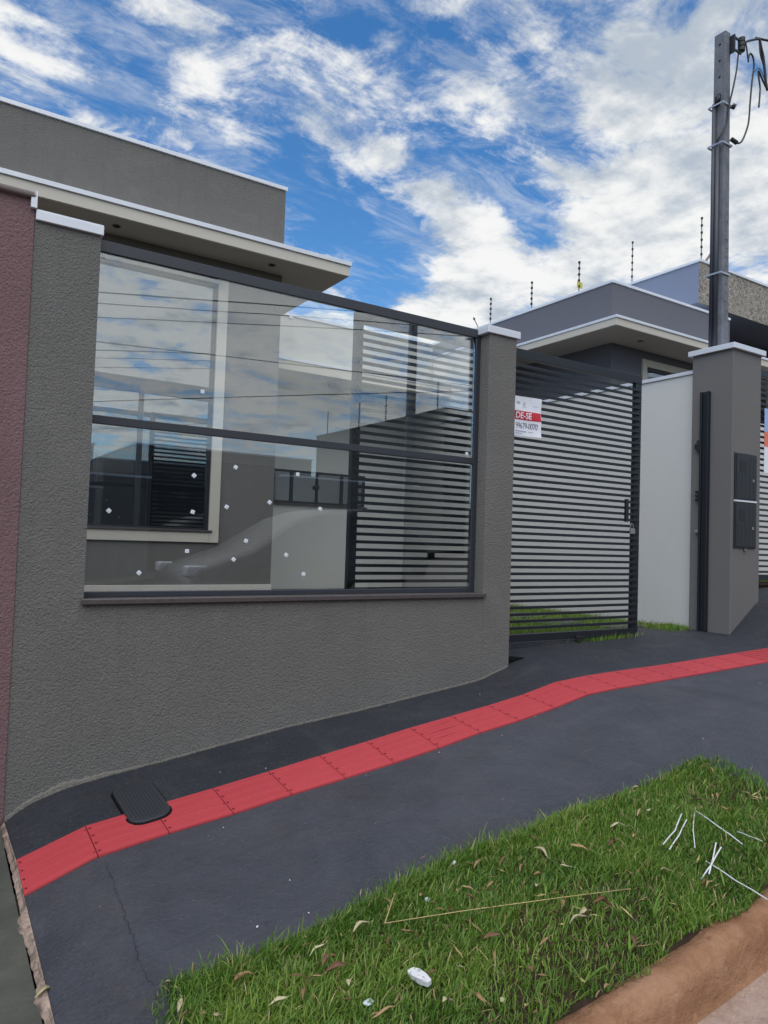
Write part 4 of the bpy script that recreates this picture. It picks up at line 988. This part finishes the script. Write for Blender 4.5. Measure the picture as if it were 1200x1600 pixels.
MEAS = [('dry_leaf', 380, 1535, .3), ('pale_leaf', 435, 1570, .4), ('dry_leaf', 472, 1560, 1.5), ('dry_leaf', 505, 1480, .9), ('pale_leaf', 495, 1492, .6), ('brown_leaf', 525, 1520, .5), ('brown_leaf', 508, 1508, 1.4), ('dry_leaf', 490, 1536, .1),
        ('pale_leaf', 548, 1540, 1.2), ('dry_leaf', 585, 1590, .8), ('dry_leaf', 600, 1587, .4), ('dry_leaf', 657, 1408, 1.2), ('dry_leaf', 688, 1428, .5), ('dry_leaf', 715, 1396, 1.5), ('dry_leaf', 732, 1393, -.8), ('brown_leaf', 735, 1408, -.6),
        ('brown_leaf', 762, 1392, .2), ('dry_leaf', 768, 1385, .9), ('brown_leaf', 757, 1425, .1), ('dry_leaf', 743, 1455, 1.9), ('pale_leaf', 838, 1388, 1.4), ('dry_leaf', 880, 1400, 1.4), ('dry_leaf', 880, 1424, 1.2), ('dry_leaf', 716, 1492, 1.9),
        ('dry_leaf', 772, 1498, 1.3), ('pale_leaf', 721, 1515, -.8), ('dry_leaf', 640, 1468, .2), ('brown_leaf', 606, 1480, 1.4), ('dry_leaf', 750, 1560, 1.6), ('brown_leaf', 829, 1520, 1.5), ('dry_leaf', 620, 1563, 1.2), ('brown_leaf', 787, 1343, .9),
        ('dry_leaf', 815, 1358, 1.1), ('pale_leaf', 845, 1335, -.7), ('pale_leaf', 885, 1358, -.6), ('dry_leaf', 840, 1370, .4), ('dry_leaf', 905, 1330, -.4), ('pale_leaf', 1015, 1272, .5), ('dry_leaf', 1000, 1276, 1.0), ('brown_leaf', 990, 1256, 1.4), ('dry_leaf', 990, 1312, 1.0),
        ('brown_leaf', 955, 1325, .8), ('pale_leaf', 966, 1300, -.2), ('dry_leaf', 1080, 1240, -.6), ('dry_leaf', 1110, 1205, 1.7), ('brown_leaf', 1115, 1232, 1.4), ('dry_leaf', 1122, 1248, .7), ('dry_leaf', 1130, 1270, -.7), ('brown_leaf', 1090, 1255, -.4),
        ('dry_leaf', 1108, 1382, .8), ('pale_leaf', 1040, 1362, -.7), ('brown_leaf', 990, 1475, 1.5), ('dry_leaf', 1005, 1483, -.4), ('pale_leaf', 905, 1450, .1), ('pale_leaf', 912, 1438, .4), ('dry_leaf', 950, 1545, .2), ('brown_leaf', 940, 1425, .2),
        ('pale_leaf', 340, 1590, 1.), ('dry_leaf', 320, 1590, .2), ('brown_leaf', 290, 1590, 1.2), ('pale_leaf', 280, 1575, 1.4), ('dry_leaf', 660, 1345, .7), ('brown_leaf', 690, 1348, .1), ('dry_leaf', 745, 1350, .7), ('pale_leaf', 565, 1460, .8), ('brown_leaf', 468, 1530, .3), ('dry_leaf', 850, 1480, .9), ('brown_leaf', 770, 1470, .4), ('pale_leaf', 700, 1565, .6)]
POS = [(nm, *pix(px, py)) for nm, px, py, a in MEAS]
LAND = [('the white plaster chip', pix(657, 1522)), ('the bent straw end', pix(601, 1448)), ('the straight straw end', pix(985, 1389)), ('the crossed plastic strips', pix(1111, 1338)), ('the top grass corner', (3.1, 2.12)), ('the lower left grass corner', (.68, 2.1)), ('the leftmost plastic strip', pix(1050, 1297)), ('the yellow green weed', (1.63, 1.43)), ('the flat pale scrap', pix(576, 1565)), ('the pale blue scrap', pix(668, 1408)), ('the pale splinter', pix(710, 1345))]
ORD = ['nearest to', 'second nearest to', 'third nearest to', 'fourth nearest to', 'fifth nearest to', 'sixth nearest to', 'seventh nearest to', 'eighth nearest to', 'ninth nearest to', 'tenth nearest to', 'eleventh nearest to', 'twelfth nearest to']
KIND = {'dry_leaf': 'curled tan leaf', 'brown_leaf': 'dark brown shrivelled leaf', 'pale_leaf': 'pale straw coloured leaf'}
def leaf_label(i):
    nm, x, y = POS[i]; best = None
    for w, (lx, ly) in LAND:
        d = math.hypot(x-lx, y-ly); rk_ = sum(1 for k, (n2, x2, y2) in enumerate(POS) if n2 == nm and k != i and math.hypot(x2-lx, y2-ly) < d)
        if best is None or (rk_, d) < best[0]: best = ((rk_, d), w)
    return '%s in the grass, %s %s' % (KIND[nm], ORD[min(best[0][0], 11)], best[1])
for i, (nm, px, py, a) in enumerate(MEAS):
    x, y = pix(px, py); o = leaf(nm, x, y, -.5+a+random.uniform(-.2, .2), .030, None, random.uniform(.75, 1.1)); o['label'] = leaf_label(i)
x, y = pix(262, 1548, 0); o = leaf('pale_leaf', x, y, -.2, .008, 'pale dry leaf on the pavement at the end of the crack', 1.0, 0.)
x, y = pix(68, 1550, 0); o = leaf('pale_leaf', x, y, .5, -.012, 'pale dry leaf resting on the mortar joint at lower left', .8, 0.)
b = B(); q = pix(1130, 1578, -.15); o = leaf('green_leaf', q[0], q[1]-.02, .3, -.155, 'small green leaf on the red earth street below the kerb', .8, 0.)

b = B()
for k in range(420):
    x = random.uniform(.75, 3.1); y = random.uniform(1.42, 2.12); L_ = random.uniform(.008, .028); w = random.uniform(.0015, .006); a = random.uniform(0, 6.28); z = zv(x, y)+random.uniform(.004, .024)
    b.mi = random.choice([0, 0, 1, 2]); d = Vector((math.cos(a), math.sin(a), random.uniform(-.5, .5)))*L_; n_ = Vector((-math.sin(a), math.cos(a), random.uniform(-.6, .6)))*w; c = Vector((x, y, z)); m_ = c+Vector((0, 0, w*.8))
    b.quad(c-d, c-n_*.9, m_+d*.1, c+n_*.4-d*.2); b.quad(c-n_*.9, c+d*.8-n_*.4, c+d, m_+d*.1)
tag(b.build('leaf_litter', ['brown_leaf', 'dry_leaf', 'straw']), kind='stuff')
# bent straw, plastic strips, stone, chips
def P3(px, py, dz): x, y = pix(px, py, dz); return Vector((x, y, zv(x, y)-.012+dz))
a0, a1, a2 = P3(617, 1400, .05), P3(601, 1448, .035), P3(985, 1389, .035)
b = B(); b.tube([a0, a0.lerp(a1, .6), a1], .0020, 5); b.tube([a1, a1.lerp(a2, .3)+Vector((0, .0, .004)), a1.lerp(a2, .7)+Vector((0, 0, .003)), a2], .0018, 5)
tag(b.build('straw', 'straw', None, True), 'long bent yellow straw stalk lying across the grass', 'straw')
for i, (p, q, m, lab) in enumerate((((1065, 1272), (1036, 1318), (1055, 1297), 'curved white plastic strip, leftmost of the strips in the grass'), ((1073, 1281), (1046, 1325), (1061, 1304), 'white plastic strip just right of the leftmost curved one'), ((1085, 1270), (1086, 1322), (1083, 1297), 'upright looking thin white plastic strip between the slanting ones'), ((1088, 1268), (1160, 1319), (1122, 1292), 'long white plastic strip slanting down right from the others'),
                                   ((1119, 1315), (1108, 1361), (1114, 1338), 'short white plastic strip crossed under another'), ((1127, 1324), (1096, 1369), (1112, 1346), 'short white plastic strip crossed over another'), ((1103, 1341), (1199, 1402), (1150, 1371), 'long white plastic strip running off the right edge'), ((1152, 1301), (1191, 1316), (1170, 1308), 'faint small white strip at the right edge of the grass'))):
    A0, A2, A1 = P3(*p, .036), P3(*q, .036), P3(*m, .042); A0.z += .006*(i == 5); b = B(); w = .0021 if i not in (2, 7) else .0014
    pts = [A0, A0.lerp(A1, .5)+Vector((0, 0, .002)), A1, A1.lerp(A2, .5)+Vector((0, 0, .002)), A2]; prev = None
    for k, pt in enumerate(pts):
        d = (pts[min(k+1, 4)]-pts[max(k-1, 0)]).normalized(); s_ = d.cross(Vector((0, 0, 1))).normalized()*w
        ring = [b.bm.verts.new(pt-s_), b.bm.verts.new(pt+s_), b.bm.verts.new(pt+s_+Vector((0, 0, .0022))), b.bm.verts.new(pt-s_+Vector((0, 0, .0022)))]
        if prev:
            for t in range(4): b._f([prev[t], prev[(t+1) % 4], ring[(t+1) % 4], ring[t]])
        else: b._f(ring[::-1])
        prev = ring
    b._f(prev); tag(b.build('plastic_strip', 'white_plastic'), lab, 'plastic strip', 'white plastic strips on the verge')
def rock(px, py, sx, sy_, sz, rz, mat, label, cat, name, dz=.03):
    c = P3(px, py, dz); t = bmesh.new(); bmesh.ops.create_icosphere(t, subdivisions=2, radius=1)
    for v in t.verts:
        v.co = Vector((math.copysign(abs(v.co.x)**.6, v.co.x), math.copysign(abs(v.co.y)**.6, v.co.y), math.copysign(abs(v.co.z)**.6, v.co.z)))*random.uniform(.86, 1.05)
    b = B(); b.join(t, Matrix.Rotation(rz, 4, 'Z') @ Matrix.Diagonal((sx, sy_, sz, 1))); o = b.build(name, mat, None, False); o.location = c; tag(o, label, cat)
qa, qb = pix(636, 1508, .035), pix(678, 1540, .035)
chip = B(); chip.prism([(-.046, -.010), (-.030, -.019), (.016, -.017), (.045, -.013), (.043, .004), (.012, .015), (-.022, .019), (-.043, .010)], 'z', -.008, .009)
bmesh.ops.bevel(chip.bm, geom=chip.bm.edges[:], offset=.0022, segments=1, affect='EDGES')
for v in chip.bm.verts: v.co.z += .10*v.co.x + random.uniform(-.0008, .0008)
o = chip.build('plaster_chip', 'white_stone'); o.location = P3(657, 1523, .036); o.rotation_euler = (.12, 0, math.atan2(qb[1]-qa[1], qb[0]-qa[0])); tag(o, 'white chip of plaster lying in the grass near the bottom', 'stone')
rock(668, 1408, .010, .008, .006, .4, 'pale_chip', 'small pale blue scrap beside a tan leaf in the grass', 'scrap', 'scrap')
rock(576, 1565, .016, .012, .004, .2, 'pale_chip', 'flat pale scrap among brown leaves at the bottom', 'scrap', 'scrap')
rock(402, 1448, .005, .003, .003, .7, 'white_stone', 'tiny white chip on the dark pavement near the grass', 'stone', 'pebble', .002)
rock(710, 1345, .020, .006, .005, .6, 'pale_chip', 'pale splinter on the grass edge beside the pavement', 'scrap', 'scrap', .03)
rock(786, 1557, .010, .009, .004, .6, 'pale_leaf', 'small pale green scrap in the grass near the bottom', 'scrap', 'scrap', .03)
